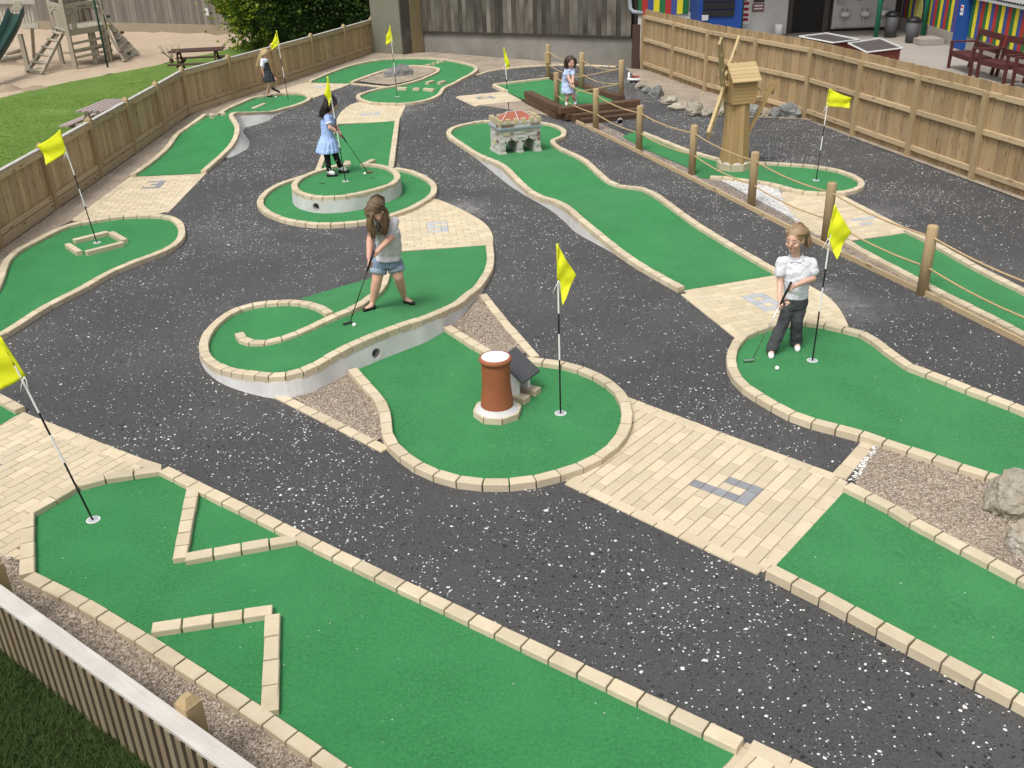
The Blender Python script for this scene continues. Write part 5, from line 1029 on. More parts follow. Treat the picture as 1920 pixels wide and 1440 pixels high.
la, lb = P(50, 136), P(78, 139); ta = Z(A0.lerp(C0, .82), .98); tb2 = Z(A0.lerp(C0, .36), .98)
ladder = tb('ladder_stringer', la, ta, .06, .1); tb('ladder_stringer', lb, tb2, .06, .1)
for k in range(6): f = .03+k*.175; a = la.lerp(ta, f); b = lb.lerp(tb2, f); dd = (b-a)*.12; MB().tube([a-dd+Vector((0, 0, .05)), b+dd+Vector((0, 0, .05))], .04, 10).build('rung', PLAYW, ladder, smooth=True)
PG = plain('pole_green', (.012, .06, .045))
MB().tube([P(202, 126), Z(P(202, 126), 3.4)], .03, 10).build('fire_pole', PG, pt, smooth=True)
ca, cb = P(233, 115), P(262, 99); ct = Z(B0, 1.72); cu = Z(D0, 1.72)+Vector((.1, 0, 0)); nrm = (cb-ca).cross(ct-ca).normalized()
for k in range(9):
    f0, f1 = k/9+.004, (k+1)/9-.004; q = [ca.lerp(ct, f0), cb.lerp(cu, f0), cb.lerp(cu, f1), ca.lerp(ct, f1)]; off = nrm*.025
    cw = MB().add([v for v in q]+[v-off for v in q], [(0, 1, 2, 3), (7, 6, 5, 4), (0, 4, 5, 1), (1, 5, 6, 2), (2, 6, 7, 3), (3, 7, 4, 0)]).build('climbing_plank', PLAYW, pt, fix=True)
hold = [plain('hold_green', (.06, .10, .08)), plain('hold_ochre', (.26, .235, .10)), plain('hold_red', (.16, .07, .065))]
for i, (x, y) in enumerate(((202, 31), (203, 47), (228, 61), (219, 76), (239, 81), (226, 97), (241, 100), (214, 60))):
    d_ = _ray(x, y); o_ = Vector((0, 0, CAMH)); t_ = (ca-o_).dot(nrm)/d_.dot(nrm); MB().ell(o_+d_*t_+nrm*.02*(-1 if d_.dot(nrm) > 0 else 1), (.07, .05, .05), seg=8, rings=6).build('climbing_hold', hold[i % 3], pt, smooth=True)
MB().bar(Z(ca, 0), Z(B0, .9)+Vector((.06, -.02, 0)), .05, .06).build('climbing_frame', PLAYW, pt)
# slide
SG = M('slide_green_plastic', (.006, .042, .030), (.005, .036, .026), rough=.45, var=0, ns=3, spec=.5)
sd_ = empty('slide', P(53, 129), 'dark green plastic slide curving down from the play tower', 'slide')
cl = [J(33, 26, 30.9), J(30, 32, 30.6), J(22, 54, 30.0), J(4, 86, 29.2), J(-20, 120, 28.2), J(-50, 148, 27.4), J(-80, 160, 26.9)]
cl = smooth(cl, 8); vs = []; sec = [(-.22, .20), (-.19, .21), (-.165, .04), (-.10, 0), (.10, 0), (.165, .04), (.19, .21), (.22, .20), (.20, -.02), (.10, -.05), (-.10, -.05), (-.20, -.02)]; n = len(sec)
for i, p in enumerate(cl):
    t = (cl[min(i+1, len(cl)-1)]-cl[max(i-1, 0)]).normalized(); x = t.cross(Vector((0, 0, 1))).normalized(); y = x.cross(t); vs += [p+x*a+y*b for a, b in sec]
MB().add(vs, [(i*n+k, i*n+(k+1) % n, (i+1)*n+(k+1) % n, (i+1)*n+k) for i in range(len(cl)-1) for k in range(n)]).build('chute', SG, sd_, smooth=True, fix=True)
MB().bar(P(53, 129), Z(P(53, 129), 1.0), .12, .12).build('support_post', PLAYW, sd_)
MB().add([v for v in [J(20, 18, 31.0), J(28, 2, 31.0), J(38, 3, 31.0), J(44, 20, 31.0)]]+[v+Vector((0, .05, 0)) for v in [J(20, 18, 31.0), J(28, 2, 31.0), J(38, 3, 31.0), J(44, 20, 31.0)]], [(0, 1, 2, 3), (7, 6, 5, 4), (0, 4, 5, 1), (1, 5, 6, 2), (2, 6, 7, 3), (3, 7, 4, 0)]).build('entry_arch', PLAYW, sd_, fix=True)
br_ = empty('picket_bridge', J(20, 52, 31.6), 'pale picket-sided walkway behind the slide', 'walkway')
PALE = M('pale_weathered_picket', (.46, .43, .37), (.38, .35, .30), var=.1, ns=5)
for k in range(22):
    f = k/21; x0 = -70+f*135; tbb = MB().bar(J(x0, 50, 31.6), J(x0-11, -6, 31.6), .075, .025); tbb.build('picket', PALE, br_)
MB().bar(J(-80, 2, 31.5), J(66, 4, 31.5), .05, .12).build('top_rail', PALE, br_); MB().bar(J(-80, 50, 31.5), J(72, 48, 31.5), .05, .12).build('lower_rail', PALE, br_)
for x in (-10, 60): MB().bar(J(x, 52, 31.62), P(x+4, 112), .09, .09).build('stilt', PLAYW, br_)
MB().bar(P(20, 112), P(44, 105), .14, .12).build('log', PLAYW, br_)
# low timber frame lying in the sand
lg = empty('sand_logs', P(25, 112), 'pale logs lying in the sand under the slide', 'log')
MB().tube([P(-10, 113, .08), P(42, 106, .08)], .08, 10).build('log', PLAYW, lg, smooth=True); MB().tube([P(12, 100, .08), P(38, 95, .08)], .07, 10).build('log', PLAYW, lg, smooth=True)
for k_, (x, y, h_) in enumerate(((14, 168, .22), (52, 166, .10), (66, 163, .12))):
    q = P(x, y); m = MB(); n_ = 20; vs = []
    for r_ in range(7):
        for a_ in range(n_): rr = r_/6*.55; vs.append((q.x+rr*1.3*math.cos(a_*2*math.pi/n_), q.y+rr*math.sin(a_*2*math.pi/n_), -.08+h_*math.exp(-(r_/6*2.1)**2)*(1+.35*mnoise.noise(Vector((rr*6, a_, k_))))))
    m.add(vs, [(r_*n_+a_, r_*n_+(a_+1) % n_, (r_+1)*n_+(a_+1) % n_, (r_+1)*n_+a_) for r_ in range(6) for a_ in range(n_)]); tag(m.build('sand_heap', M('dark_sand_%d' % k_, (.30, .235, .165), (.24, .185, .13), var=0, ns=6), None, smooth=True, fix=True), ('dug heap of darker sand at the lawn edge', 'low scrape of darker sand beside the dug heap', 'far end of the darker sand scrape')[k_], 'sand heap')  # heaps in a darker sand tone
# ------------------------------------------------------------ striped building and yard
bd_ = empty('striped_building', (13.05, 27, 0), 'low building clad in yellow, blue, red and green vertical boards', 'building')
STR = [plain('stripe_yellow', (.72, .62, .035), var=.06), plain('stripe_blue', (.05, .085, .27), var=.08), plain('stripe_red', (.42, .035, .03), var=.06), plain('stripe_green', (.02, .15, .05), var=.08)]
WX = 13.05; k = 0; y = 33.4
sme = [board_mesh('board', .185, 1.02, .02, m) for m in STR]; smt = [board_mesh('board', .185, 2.3, .02, m) for m in STR]
while y > 20.5:
    if not (28.45 < y < 29.05): place('board', (smt if y > 28.7 else sme)[k % 4], (WX-.02, y, .36), (0, 0, math.pi/2), bd_)
    k += 1; y -= .19
MB().box((WX+1.5, 27, .17), (3.0, 13, .36)).build('plinth', CONC, bd_); MB().box((WX+1.5, 27, .9), (2.96, 12.9, 1.1)).build('wall_core', plain('core_grey', (.2, .2, .2)), bd_)
MB().box((WX-.06, 28.75, 1.4), (.14, .62, 2.8)).build('blue_pillar', plain('door_blue', (.012, .075, .30)), bd_)
nt_ = MB().box((WX-.14, 28.72, 1.02), (.012, .16, .26)).build('notice', WHITE, bd_); MB().box((WX-.149, 28.72, 1.10), (.004, .13, .05)).build('red_heading', plain('notice_red', (.5, .03, .03)), nt_); MB().box((WX-.149, 28.72, .99), (.004, .12, .06)).build('text_block', plain('notice_text', (.25, .25, .35)), nt_)
MB().box((WX-.10, 24.5, 1.40), (.12, 8.0, .07)).build('gutter', plain('gutter_white', (.62, .64, .62)), bd_)
m = MB(); n = 110
for i in range(n+1):
    yy = 28.4-i*.073; z = .035*(1 if i % 2 else 0); m.v += [(WX-.2, yy, 1.47+z), (WX+2.6, yy, 2.1+z)]
m.f = [(2*i, 2*i+1, 2*i+3, 2*i+2) for i in range(n)]; m.build('corrugated_roof', plain('roof_sheet_grey', (.26, .255, .25)), bd_)
# recessed wash area with canopy
wa_ = empty('wash_area', (10.5, 33, 0), 'shaded open shelter with wash basins and dark doorway', 'shelter')
def wbx(name, x0, x1, y0, y1, z0, z1, mat, par=wa_): return MB().box(((x0+x1)/2, (y0+y1)/2, (z0+z1)/2), (x1-x0, y1-y0, z1-z0)).build(name, mat, par)
dkw = plain('shade_brown', (.055, .045, .038)); wht = plain('wash_white', (.60, .60, .59))
wbx('back_wall', 7.4, 13.3, 33.35, 33.6, -.02, 3.2, dkw); wbx('side_wall', 13.0, 13.3, 28.9, 33.6, -.02, .36, CONC)
wbx('white_panel', 10.75, 12.75, 33.2, 33.3, .08, 1.6, wht); wbx('door', 9.45, 10.45, 33.25, 33.33, 0, 2.2, plain('dark_door', (.018, .017, .017))); wbx('door_window', 9.9, 10.3, 33.22, 33.25, 1.0, 1.7, plain('dim_pane', (.10, .095, .08)))
wbx('door_frame', 9.28, 9.45, 33.2, 33.34, 0, 2.4, plain('frame_brown', (.10, .08, .065))); wbx('door_frame', 10.45, 10.62, 33.2, 33.34, 0, 2.4, plain('frame_brown2', (.10, .08, .065)))
wbx('canopy', 7.6, 14.2, 30.7, 34.2, 2.55, 2.68, plain('canopy_dark', (.12, .11, .10)))
for x in (11.45, 12.88):
    MB().tube([(x, 31.05, 0), (x, 31.05, 2.6)], .075, 12).build('green_post', plain('post_green_%d' % int(x), (.015, .16, .085)), wa_, smooth=True); MB().lathe((x, 31.05, -.01), [(.12, 0), (.12, .06), (.08, .08)], 12).build('post_foot', CONC, wa_)
for i, x in enumerate((11.1, 11.75, 12.35)):
    b = MB(); b.ell((x, 33.05, .53), (.17, .15, .10)); s_ = b.build('basin', WHITE, wa_, smooth=True)
    MB().tube([(x, 33.15, .5), (x, 33.13, .2)], .03, 8).build('waste_pipe', wht, s_); MB().tube([(x-.09, 33.16, .62), (x-.09, 33.12, .70), (x-.07, 33.04, .70)], .014, 6).build('tap', STEEL, s_); MB().tube([(x+.09, 33.16, .62), (x+.09, 33.12, .70), (x+.07, 33.04, .70)], .014, 6).build('tap', STEEL, s_)
wbx('paper_dispenser', 10.85, 11.1, 33.1, 33.2, .85, 1.1, plain('dispenser_grey', (.45, .45, .44))); wbx('soap_dispenser', 12.25, 12.35, 33.12, 33.2, .9, 1.1, plain('soap_blue', (.03, .07, .2))); wbx('soap_dispenser', 11.5, 11.6, 33.12, 33.2, .92, 1.06, plain('soap_grey', (.3, .32, .33)))
MB().tube([(10.8, 33.15, .14), (12.6, 33.15, .14)], .02, 6).build('water_pipe', wht, wa_)
# blue kiosk, white wall with signs, far striped gable
ks = empty('blue_kiosk', (6.9, 32.4, 0), 'blue kiosk with black louvred shutters', 'kiosk'); kb = plain('kiosk_blue', (.012, .055, .26)); 
wbx('body', 6.15, 7.5, 31.9, 33.4, 0, 3, kb, ks); wbx('side_panel', 7.5, 7.56, 31.95, 33.4, 0, 3, plain('kiosk_green', (.01, .045, .03)), ks)
for k in range(7): wbx('louvre', 6.28, 7.25, 31.86, 31.9, .72+k*.22, .72+k*.22+.19, BLACK, ks)
for x, z in ((6.25, .62), (6.65, .30)): wbx('notice', x, x+.2, 31.84, 31.87, z, z+.16, plain('kiosk_notice%d' % int(z*100), (.5, .5, .52)), ks)
sw = empty('white_wall', (8.3, 33, 0), 'white painted wall with red and dark signs beside the kiosk', 'wall'); wbx('panel', 7.57, 9.2, 32.9, 33.2, 0, 3, wht, sw)
sr_ = plain('sign_red', (.38, .02, .06)); sk_ = plain('sign_dark', (.07, .05, .05)); sb_ = plain('sign_brown', (.22, .10, .09))
s1 = wbx('sign', 7.66, 7.98, 32.87, 32.89, .35, 1.5, WHITE, sw)
hm = MB(); hp = [(0, -.17), (.10, -.03), (.12, .06), (.07, .11), (0, .07), (-.07, .11), (-.12, .06), (-.10, -.03)]
hm.add([(7.82+a, 32.862, 1.2+b) for a, b in hp]+[(7.82+a, 32.868, 1.2+b) for a, b in hp], [tuple(range(8)), tuple(range(15, 7, -1))]); hm.build('heart', sr_, s1)
for z in (.93, .76, .59, .45): wbx('lettering', 7.70, 7.94, 32.862, 32.868, z, z+.09, sr_, s1)
s2 = wbx('sign', 8.08, 8.42, 32.87, 32.89, 1.0, 1.8, sk_, sw); wbx('sign_plate', 8.06, 8.42, 32.86, 32.89, .72, .96, sb_, sw)
for z in (.88, .79): wbx('lettering', 8.1, 8.38, 32.852, 32.858, z, z+.04, WHITE, s2)
pb_ = empty('paper_bin', (8.85, 32.4, 0), 'small white pedal bin against the white wall', 'bin'); MB().lathe((8.85, 32.5, 0), [(.13, 0), (.14, .34), (.12, .37)], 14).build('bin_body', WHITE, pb_, smooth=True)
fg = empty('striped_gable', (5.2, 33.2, 0), 'far striped shed wall above a white base at the barn corner', 'shed')
wbx('white_base', 4.2, 6.14, 33.2, 33.5, 0, .72, wht, fg)
for k in range(10): place('board', smt[(k*3) % 4], (4.28+k*.188, 33.16, .70), None, fg)
# bins, hose, wells, benches
for x, y, sz, t in ((12.05, 31.5, 1.0, 'taller grey wheelie-type bin with black lid by the basins'), (12.2, 30.2, .95, 'nearer grey plastic bin with black lid beside the green post')):
    b = empty('grey_bin', (x, y, 0), t, 'bin', 'grey bins with black lids'); G_ = plain('bin_grey%d' % int(y), (.085, .085, .09)); MB().lathe((x, y, 0), [(.17*sz, 0), (.21*sz, .62*sz)], 4+12).build('bin_body', G_, b, smooth=True); MB().lathe((x, y, .62*sz), [(.225*sz, 0), (.225*sz, .04), (.12*sz, .13)], 16).build('lid', BLACK, b, smooth=True)
hs_ = empty('hose', (12.9, 30.3, 0), 'yellow hose hanging in loops beside the green post', 'hose'); m = MB()
for k in range(4): m.tube([Vector((12.86, 31.75-.1*k+.16*math.sin(t)*(.35+.65*math.sin(t/2)), .62-.5*math.cos(t)*1.0-.02*k)) for t in [i*2*math.pi/24 for i in range(25)]], .018, 6)
m.build('loops', plain('hose_yellow', (.38, .36, .10)), hs_, smooth=True)
BRICKR = M('well_brick', (.20, .055, .04), (.14, .04, .03), var=.1, ns=9); MESHL = M('mesh_lid', (.10, .085, .08), (.065, .055, .05), var=0, ns=60, rough=.6)
for pts, t in (([(1590, 82), (1650, 73), (1692, 91), (1625, 99)], 'red brick pen with a wire-mesh lid in the yard'), ([(1498, 69), (1550, 63), (1612, 75), (1562, 81)], 'farther low pen with white-framed lid behind the fence')):
    q = poly(pts, .45); o = sum(q, Vector((0, 0, 0)))/4; o.z = 0; wl_ = empty('animal_pen', o, t, 'pen', 'lidded pens in the yard')
    MB().prism([(o.x+(p.x-o.x)*.94, o.y+(p.y-o.y)*.94) for p in q], 0, .42).build('brick_wall', BRICKR, wl_, fix=True); MB().prism([(p.x, p.y) for p in q], .43, .45).build('mesh_lid', MESHL, wl_, fix=True)
    for a, b in zip(q, q[1:]+q[:1]): MB().bar(a+Vector((0, 0, .015)), b+Vector((0, 0, .015)), .022, .03).build('lid_frame', WHITE, wl_)
def bench(label, a, b):
    a, b = P(*a), P(*b); d = (b-a); L = d.length; d.normalize(); n = Vector((-d.y, d.x, 0)); n = n if n.x > 0 else -n
    r = empty('garden_bench', (a+b)/2, label, 'bench', 'dark red garden benches'); X = lambda u, v, z: a+d*u+n*v+Vector((0, 0, z))
    def bb(nm, p, q, w_, h_): return MB().bar(p, q, w_, h_).build(nm, BENCHW, r)
    for u in (0, L):
        bb('leg', X(u, 0, 0), X(u, 0, .62), .06, .07); bb('leg', X(u, .52, 0), X(u, .66, .92), .06, .07); bb('armrest', X(u, -.04, .635), X(u, .62, .63), .09, .035); bb('side_rail', X(u, 0, .36), X(u, .54, .34), .05, .07)
    for k in range(4): bb('seat_slat', X(-.02, .04+k*.125, .40), X(L+.02, .04+k*.125, .40), .105, .03)
    for z, v in ((.56, .585), (.86, .64)): bb('back_slat', X(0, v, z), X(L, v, z), .03, .15)
    bb('front_rail', X(0, .0, .35), X(L, 0, .35), .04, .09)
bench('dark red bench nearest the blue pillar', (1778, 127), (1818, 142)); bench('second dark red bench in front of the striped boards', (1831, 145), (1881, 158)); bench('dark red bench cut off at the picture edge', (1897, 162), (1950, 182))
sk = empty('step', P(1755, 88), 'low concrete step at the corner by the blue pillar', 'step'); MB().box((12.55, 29.9, .08), (.7, .8, .16)).build('slab', CONC, sk)
# ------------------------------------------------------------ people and their putters
SKIN = M('skin', (.62, .37, .275), (.66, .41, .31), rough=.55, var=0, ns=12, spec=.4); SKIN.node_tree.nodes['Principled BSDF'].inputs['Subsurface Weight'].default_value = .08; SKIN.node_tree.nodes['Principled BSDF'].inputs['Subsurface Radius'].default_value = (.01, .004, .002)
SKINR = M('skin_warm', (.60, .32, .235), (.66, .38, .29), rough=.55, var=0, ns=10, spec=.4)
def cloth(name, col, col2=None, ns=18, **k): return M(name, col, col2, rough=.85, var=0, ns=ns, bump=.5, bscale=22, bdist=.012, spec=.15, **k)
EYE = plain('eye_dark', (.03, .022, .018)); LIP = plain('lip', (.42, .13, .11)); EYEW = plain('eye_white', (.52, .36, .29))
def hairmat(name, a, b): return M(name, a, b, rough=.5, var=0, ns=26, stretch=(6, 6, 1), gain=1.3, bump=.6, bscale=40, bstretch=(8, 8, 1), spec=.5)
FOLD = bpy.data.textures.new('folds', 'CLOUDS'); FOLD.noise_scale = .055; FOLD.noise_depth = 2
def solid(name, mb, mat, par, vox=.008, it=5, fac=.5):
    o = mb.build(name, mat, par, smooth=True, fix=True)
    r = o.modifiers.new('union', 'REMESH'); r.mode = 'VOXEL'; r.voxel_size = vox; r.use_smooth_shade = True
    s = o.modifiers.new('soft', 'SMOOTH'); s.iterations = it; s.factor = fac
    if name in ('polo_shirt', 'trousers', 'top', 'denim_shorts', 'dress', 'pinafore', 'blouse', 'leggings'):
        d = o.modifiers.new('folds', 'DISPLACE'); d.texture = FOLD; d.texture_coords = 'LOCAL'; d.strength = .022; d.mid_level = .5
    return o
def loft(mb, rings, seg=28, ripple=None):
    vs = []
    for i, (c, a, b, R, Fw) in enumerate(rings):
        for k in range(seg):
            t = 2*math.pi*k/seg; q = 1.0
            if ripple: q += ripple[i]*math.sin(t*ripple[-1]+i*.25)
            vs.append(Vector(c)+R*(a*q*math.cos(t))+Fw*(b*q*math.sin(t)))
    n = len(rings)
    mb.add(vs, [(i*seg+k, i*seg+(k+1) % seg, (i+1)*seg+(k+1) % seg, (i+1)*seg+k) for i in range(n-1) for k in range(seg)]+[tuple(range(seg-1, -1, -1)), tuple((n-1)*seg+k for k in range(seg))])
def chain(mb, pts, rad):
    for i in range(len(pts)-1): mb.cap(pts[i], pts[i+1], rad[i], rad[i+1])
def hand(mb, wrist, H, ax, palm, k=1.0):
    """palm at H, fingers closed round the grip that runs along ax; palm points from the hand to the grip"""
    ax = Vector(ax).normalized(); palm = Vector(palm); palm = (palm-ax*palm.dot(ax)).normalized(); side = ax.cross(palm)
    mb.cap(wrist, H-palm*.012*k, .019*k, .022*k); mb.ell(H-palm*.006*k, (.020*k, .026*k, .032*k), Matrix((palm, side, ax)).transposed())
    g = H+palm*.020*k
    for i, (o, L) in enumerate(((-.027, .9), (-.009, 1.0), (.009, .98), (.026, .82))):
        p = [H+ax*o*k+side*.018*k]
        for t in (60, 5, -50, -100): t = math.radians(t); p.append(g+ax*(o+.002)*k+(side*math.sin(t)+palm*math.cos(t))*.0185*k*(.85+.15*L))
        chain(mb, p, [.0088*k, .0086*k, .0082*k, .0078*k, .007*k])
    b = H-side*.018*k-ax*.010*k; chain(mb, [b, b+palm*.018*k-side*.006*k+ax*.018*k, g-side*.016*k+ax*.038*k], [.011*k, .0095*k, .008*k])
def head(mb, Cc, d, u=(0, 0, 1), k=1.0):
    k *= 1.13
    d = Vector(d).normalized(); u = Vector(u); u = (u-d*u.dot(d)).normalized(); s = d.cross(u); R = Matrix((s, d, u)).transposed(); Q = lambda a, b, c: Cc+(s*a+d*b+u*c)*k
    mb.ell(Q(0, 0, .012), (.070*k, .086*k, .098*k), R, 20, 14); mb.ell(Q(0, .022, -.052), (.050*k, .056*k, .052*k), R); mb.ell(Q(0, .055, -.083), (.024*k, .020*k, .018*k), R)
    mb.cap(Q(0, .082, .008), Q(0, .096, -.020), .0075*k, .0105*k)
    for e in (-1, 1): mb.ell(Q(.071*e, -.004, -.006), (.010*k, .019*k, .029*k), R); mb.ell(Q(.032*e, .058, -.028), (.026*k, .024*k, .024*k), R)
    return Q, R, s, d, u
def face(par, Q, R, k=1.0, brow=None):
    k *= 1.05
    for e in (-1, 1):
        w_ = MB(); w_.ell(Q(.030*e, .0765, .008), (.0115*k, .006*k, .0062*k), R, 10, 7); w_.build('eye', EYEW, par, smooth=True)
        w_ = MB(); w_.ell(Q(.030*e, .083, .008), (.0062*k, .0045*k, .0062*k), R, 8, 6); w_.build('iris', EYE, par, smooth=True)
        if brow: w_ = MB(); w_.cap(Q(.014*e, .084, .030), Q(.044*e, .074, .030), .0035*k, .0025*k, 6); w_.build('eyebrow', brow, par, smooth=True)
    w_ = MB(); w_.ell(Q(0, .0785, -.050), (.021*k, .007*k, .0065*k), R, 10, 7); w_.build('lips', LIP, par, smooth=True)
def hair(par, mat, Q, R, k=1.0, locks=(), cap_off=(0, -.016, .030), cap_r=(.080, .095, .090), n=60, seed=1, jitter=.012, r0=.009, name='hair'):
    k *= 1.13; rg = random.Random(seed); mb = MB(); mb.ell(Q(*cap_off), [v*k for v in cap_r], R, 20, 14)
    for (pts, cnt, spread, rr) in locks:
        rr *= .62
        for i in range(cnt*2):
            o = Vector((rg.gauss(0, 1), rg.gauss(0, 1), rg.gauss(0, 1)))*spread*1.1; q = []
            m = len(pts)
            for j, p in enumerate(pts): q.append(Vector(p)+o*(.45+.55*j/(m-1))+Vector((rg.gauss(0, 1), rg.gauss(0, 1), rg.gauss(0, .5)))*jitter*.35)
            q = smooth(q, 3); L = len(q); mb.tube(q, [rr*(1-.72*(t/(L-1))**2) for t in range(L)], 5)
    return mb.build(name, mat, par, smooth=True)
def putter(label, a, b, headdir, grip=.24, mat=None, shaft=None):
    """grip end a, ground end b"""
    a, b = Vector(a), Vector(b); d = (b-a).normalized(); r = empty('putter', b, label, 'golf club', 'putters')
    MB().tube([a, a+d*grip*.5, a+d*grip], [.0125, .0115, .0095], 10).build('grip', BLACK, r, smooth=True); MB().tube([a+d*grip, b+Vector((0, 0, .02))], .0055, 8).build('shaft', shaft or STEEL, r, smooth=True)
    h = Vector(headdir).normalized(); MB().bar(b-h*.015+Vector((0, 0, .013)), b+h*.085+Vector((0, 0, .013)), .022, .026, ch=.004).build('club_head', mat or STEEL, r)
    return r
def ball(label, px, py, z):
    p = P(px, py, z+.021); o = MB(); o.ell(p, .0215, None, 18, 12); tag(o.build('golf_ball', WHITE, None, smooth=True), label, 'golf ball', 'golf balls')
def shoe(par, foot, dirv, mat, k=1.0, name='shoe', h=.055, z=None):
    d = Vector(dirv); d.z = 0; d.normalize(); f = Vector(foot); m = MB()
    m.cap(f+Vector((0, 0, .028*k))-d*.055*k, f+Vector((0, 0, .022*k))+d*.075*k, .030*k, .026*k); m.cap(f+Vector((0, 0, .02*k))+d*.02*k, f+Vector((0, 0, .02*k))+d*.078*k, .032*k, .027*k); m.ell(f-d*.05*k+Vector((0, 0, h*k*.8)), (.030*k, .030*k, .03*k))
    o = solid(name, m, mat, par, .006, 3); return o
def foot_skin(mb, ankle, foot, dirv, k=1.0):
    d = Vector(dirv); d.z = 0; d.normalize(); f = Vector(foot); chain(mb, [ankle, f+Vector((0, 0, .045*k))-d*.02*k, f+Vector((0, 0, .02*k))+d*.07*k], [.026*k, .028*k, .02*k])
X1 = Vector((1, 0, 0)); Y1 = Vector((0, 1, 0)); Z1 = Vector((0, 0, 1))
def fr(a):  # body axes turned by a degrees from facing the camera; positive turns to picture right
    a = math.radians(a); Fw = Vector((math.sin(a), -math.cos(a), 0)); return Vector((math.cos(a), math.sin(a), 0)), Fw

# girl in the white shirt
Y0 = P(1470, 655).y; T = lambda x, y, f=0: J(1400+x/4.8, 400+y/4.8, Y0-f)
p = empty('person', P(1470, 655, TZ), 'girl with ponytail in white polo shirt and dark grey trousers holding a putter', 'person', 'girls playing')
Rv, Fv = fr(-14); fl, fR = P(1445.5, 666, TZ), P(1494.5, 653, TZ)
hips = [T(385, 775, 0), T(492, 772, -.02)]; kn = [T(330, 985, .08), T(452, 960, .06)]; an = [fl+Vector((.012, .035, .075)), fR+Vector((-.005, .04, .075))]
sh = [T(312, 432, .0), T(590, 442, .0)]; el = [T(300, 615, .02), T(598, 585, .03)]; wr = [T(297, 775, .15), T(452, 645, .22)]; hd = [T(303, 828, .20), T(405, 665, .27)]
ga, gb = T(392, 640, .29), T(305, 830, .23); ax = (gb-ga).normalized()
b = MB(); nk = T(443, 372, 0); hc = T(436, 232, .045)
Q, R, s, d, u = head(b, hc, (-.62, -.78, -.16)); chain(b, [nk-Z1*.03, hc-Z1*.05-d*.012], [.043, .040])
chest, waist, pel = T(447, 505, .01), T(446, 660, .02), T(438, 765, .0)
loft(b, [(pel-Z1*.06, .10, .075, Rv, Fv), (pel, .112, .082, Rv, Fv), (waist, .098, .07, Rv, Fv), (chest, .112, .078, Rv, Fv), (nk-Z1*.05, .10, .06, Rv, Fv), (nk-Z1*.015, .05, .045, Rv, Fv)])
for i in (0, 1):
    chain(b, [sh[i]-Z1*.012, el[i], wr[i]], [.038, .034, .023]); chain(b, [hips[i], kn[i], an[i]], [.066, .046, .032]); hand(b, wr[i], hd[i], ax, (ga.lerp(gb, .82 if i == 0 else .18))-hd[i])
    foot_skin(b, an[i], (fl, fR)[i], (-.25, -1, 0))
body = solid('body', b, SKIN, p, .0065, 3); face(body, Q, R, brow=plain('brow_fair', (.25, .16, .09)))
WSH = cloth('white_polo_cotton', (.68, .69, .73), (.62, .63, .68), big=.0)
c = MB(); loft(c, [(pel+Z1*.01, .122, .094, Rv, Fv), (pel+Z1*.04, .120, .092, Rv, Fv), (waist, .124, .090, Rv, Fv), (chest, .136, .094, Rv, Fv), (nk-Z1*.085, .135, .078, Rv, Fv), (nk-Z1*.045, .085, .060, Rv, Fv), (nk-Z1*.015, .058, .054, Rv, Fv)])
for i in (0, 1): e = (-1, 1)[i]; chain(c, [nk+Rv*.05*e-Z1*.055, sh[i]-Z1*.004, sh[i].lerp(el[i], .55)], [.046, .052, .059])
shirt = solid('polo_shirt', c, WSH, p, .008, 4)
for e in (-1, 1):
    cc = MB(); a0 = nk+Fv*.058+Rv*.004*e-Z1*.052; a1 = nk+Rv*.058*e+Fv*.005-Z1*.0; a2 = nk+Fv*.072+Rv*.052*e-Z1*.052
    cc.add([a0, a2, a1, a1-Fv*.04+Z1*.004, a0+Fv*.008, a2+Fv*.008+Z1*.004, a1+Rv*.010*e+Z1*.006, a1-Fv*.04+Rv*.01*e+Z1*.01], [(0, 1, 2), (4, 6, 5), (0, 4, 5, 1), (1, 5, 6, 2), (2, 6, 7, 3)]); cc.build('collar', WSH, shirt, fix=True)
for k in range(3): q = MB(); q.ell(nk.lerp(chest, .45+.4*k)+Fv*(.074+.008*k)-Z1*.0, (.005, .004, .005)); q.build('button', WHITE, shirt)
TRO = cloth('charcoal_trousers', (.075, .077, .082), (.055, .057, .061))
c = MB(); loft(c, [(pel-Z1*.09, .115, .09, Rv, Fv), (pel-Z1*.02, .118, .090, Rv, Fv), (pel+Z1*.05, .110, .084, Rv, Fv)])
for i in (0, 1): chain(c, [hips[i]-Z1*.02, kn[i], an[i]-Z1*.02], [.074, .060, .064])
solid('trousers', c, TRO, p, .009, 4)
for f in (fl, fR): shoe(p, f, (-.25, -1, 0), WHITE)
H1 = hairmat('hair_sandy', (.36, .25, .14), (.24, .155, .08))
top = Q(0, -.06, .085)
hair(p, H1, Q, R, locks=[([Q(0, .01, .100), Q(.01, -.06, .10), Q(-.01, -.105, .06), Q(-.03, -.135, .01), Q(-.05, -.14, -.05), Q(-.07, -.12, -.10)], 60, .017, .010), ([Q(-.05, .05, .075), Q(-.075, -.02, .06), Q(-.04, -.09, .055), Q(-.02, -.11, .04)], 26, .008, .007), ([Q(.05, .05, .075), Q(.075, -.02, .06), Q(.05, -.09, .055), Q(-.01, -.11, .04)], 26, .008, .007)], seed=2)
MB().lathe(Q(-.02, -.118, .035), [(.020, -.012), (.026, 0), (.020, .012)], 12).build('hair_tie', plain('hair_tie_dark', (.05, .05, .07)), p)
putter('steel putter held by the girl in the white shirt', ga-ax*.03, P(1410, 678, TZ+.004), (-.9, -.1, 0))
ball('white golf ball on the turf in front of the girl in white', 1457, 690, TZ)

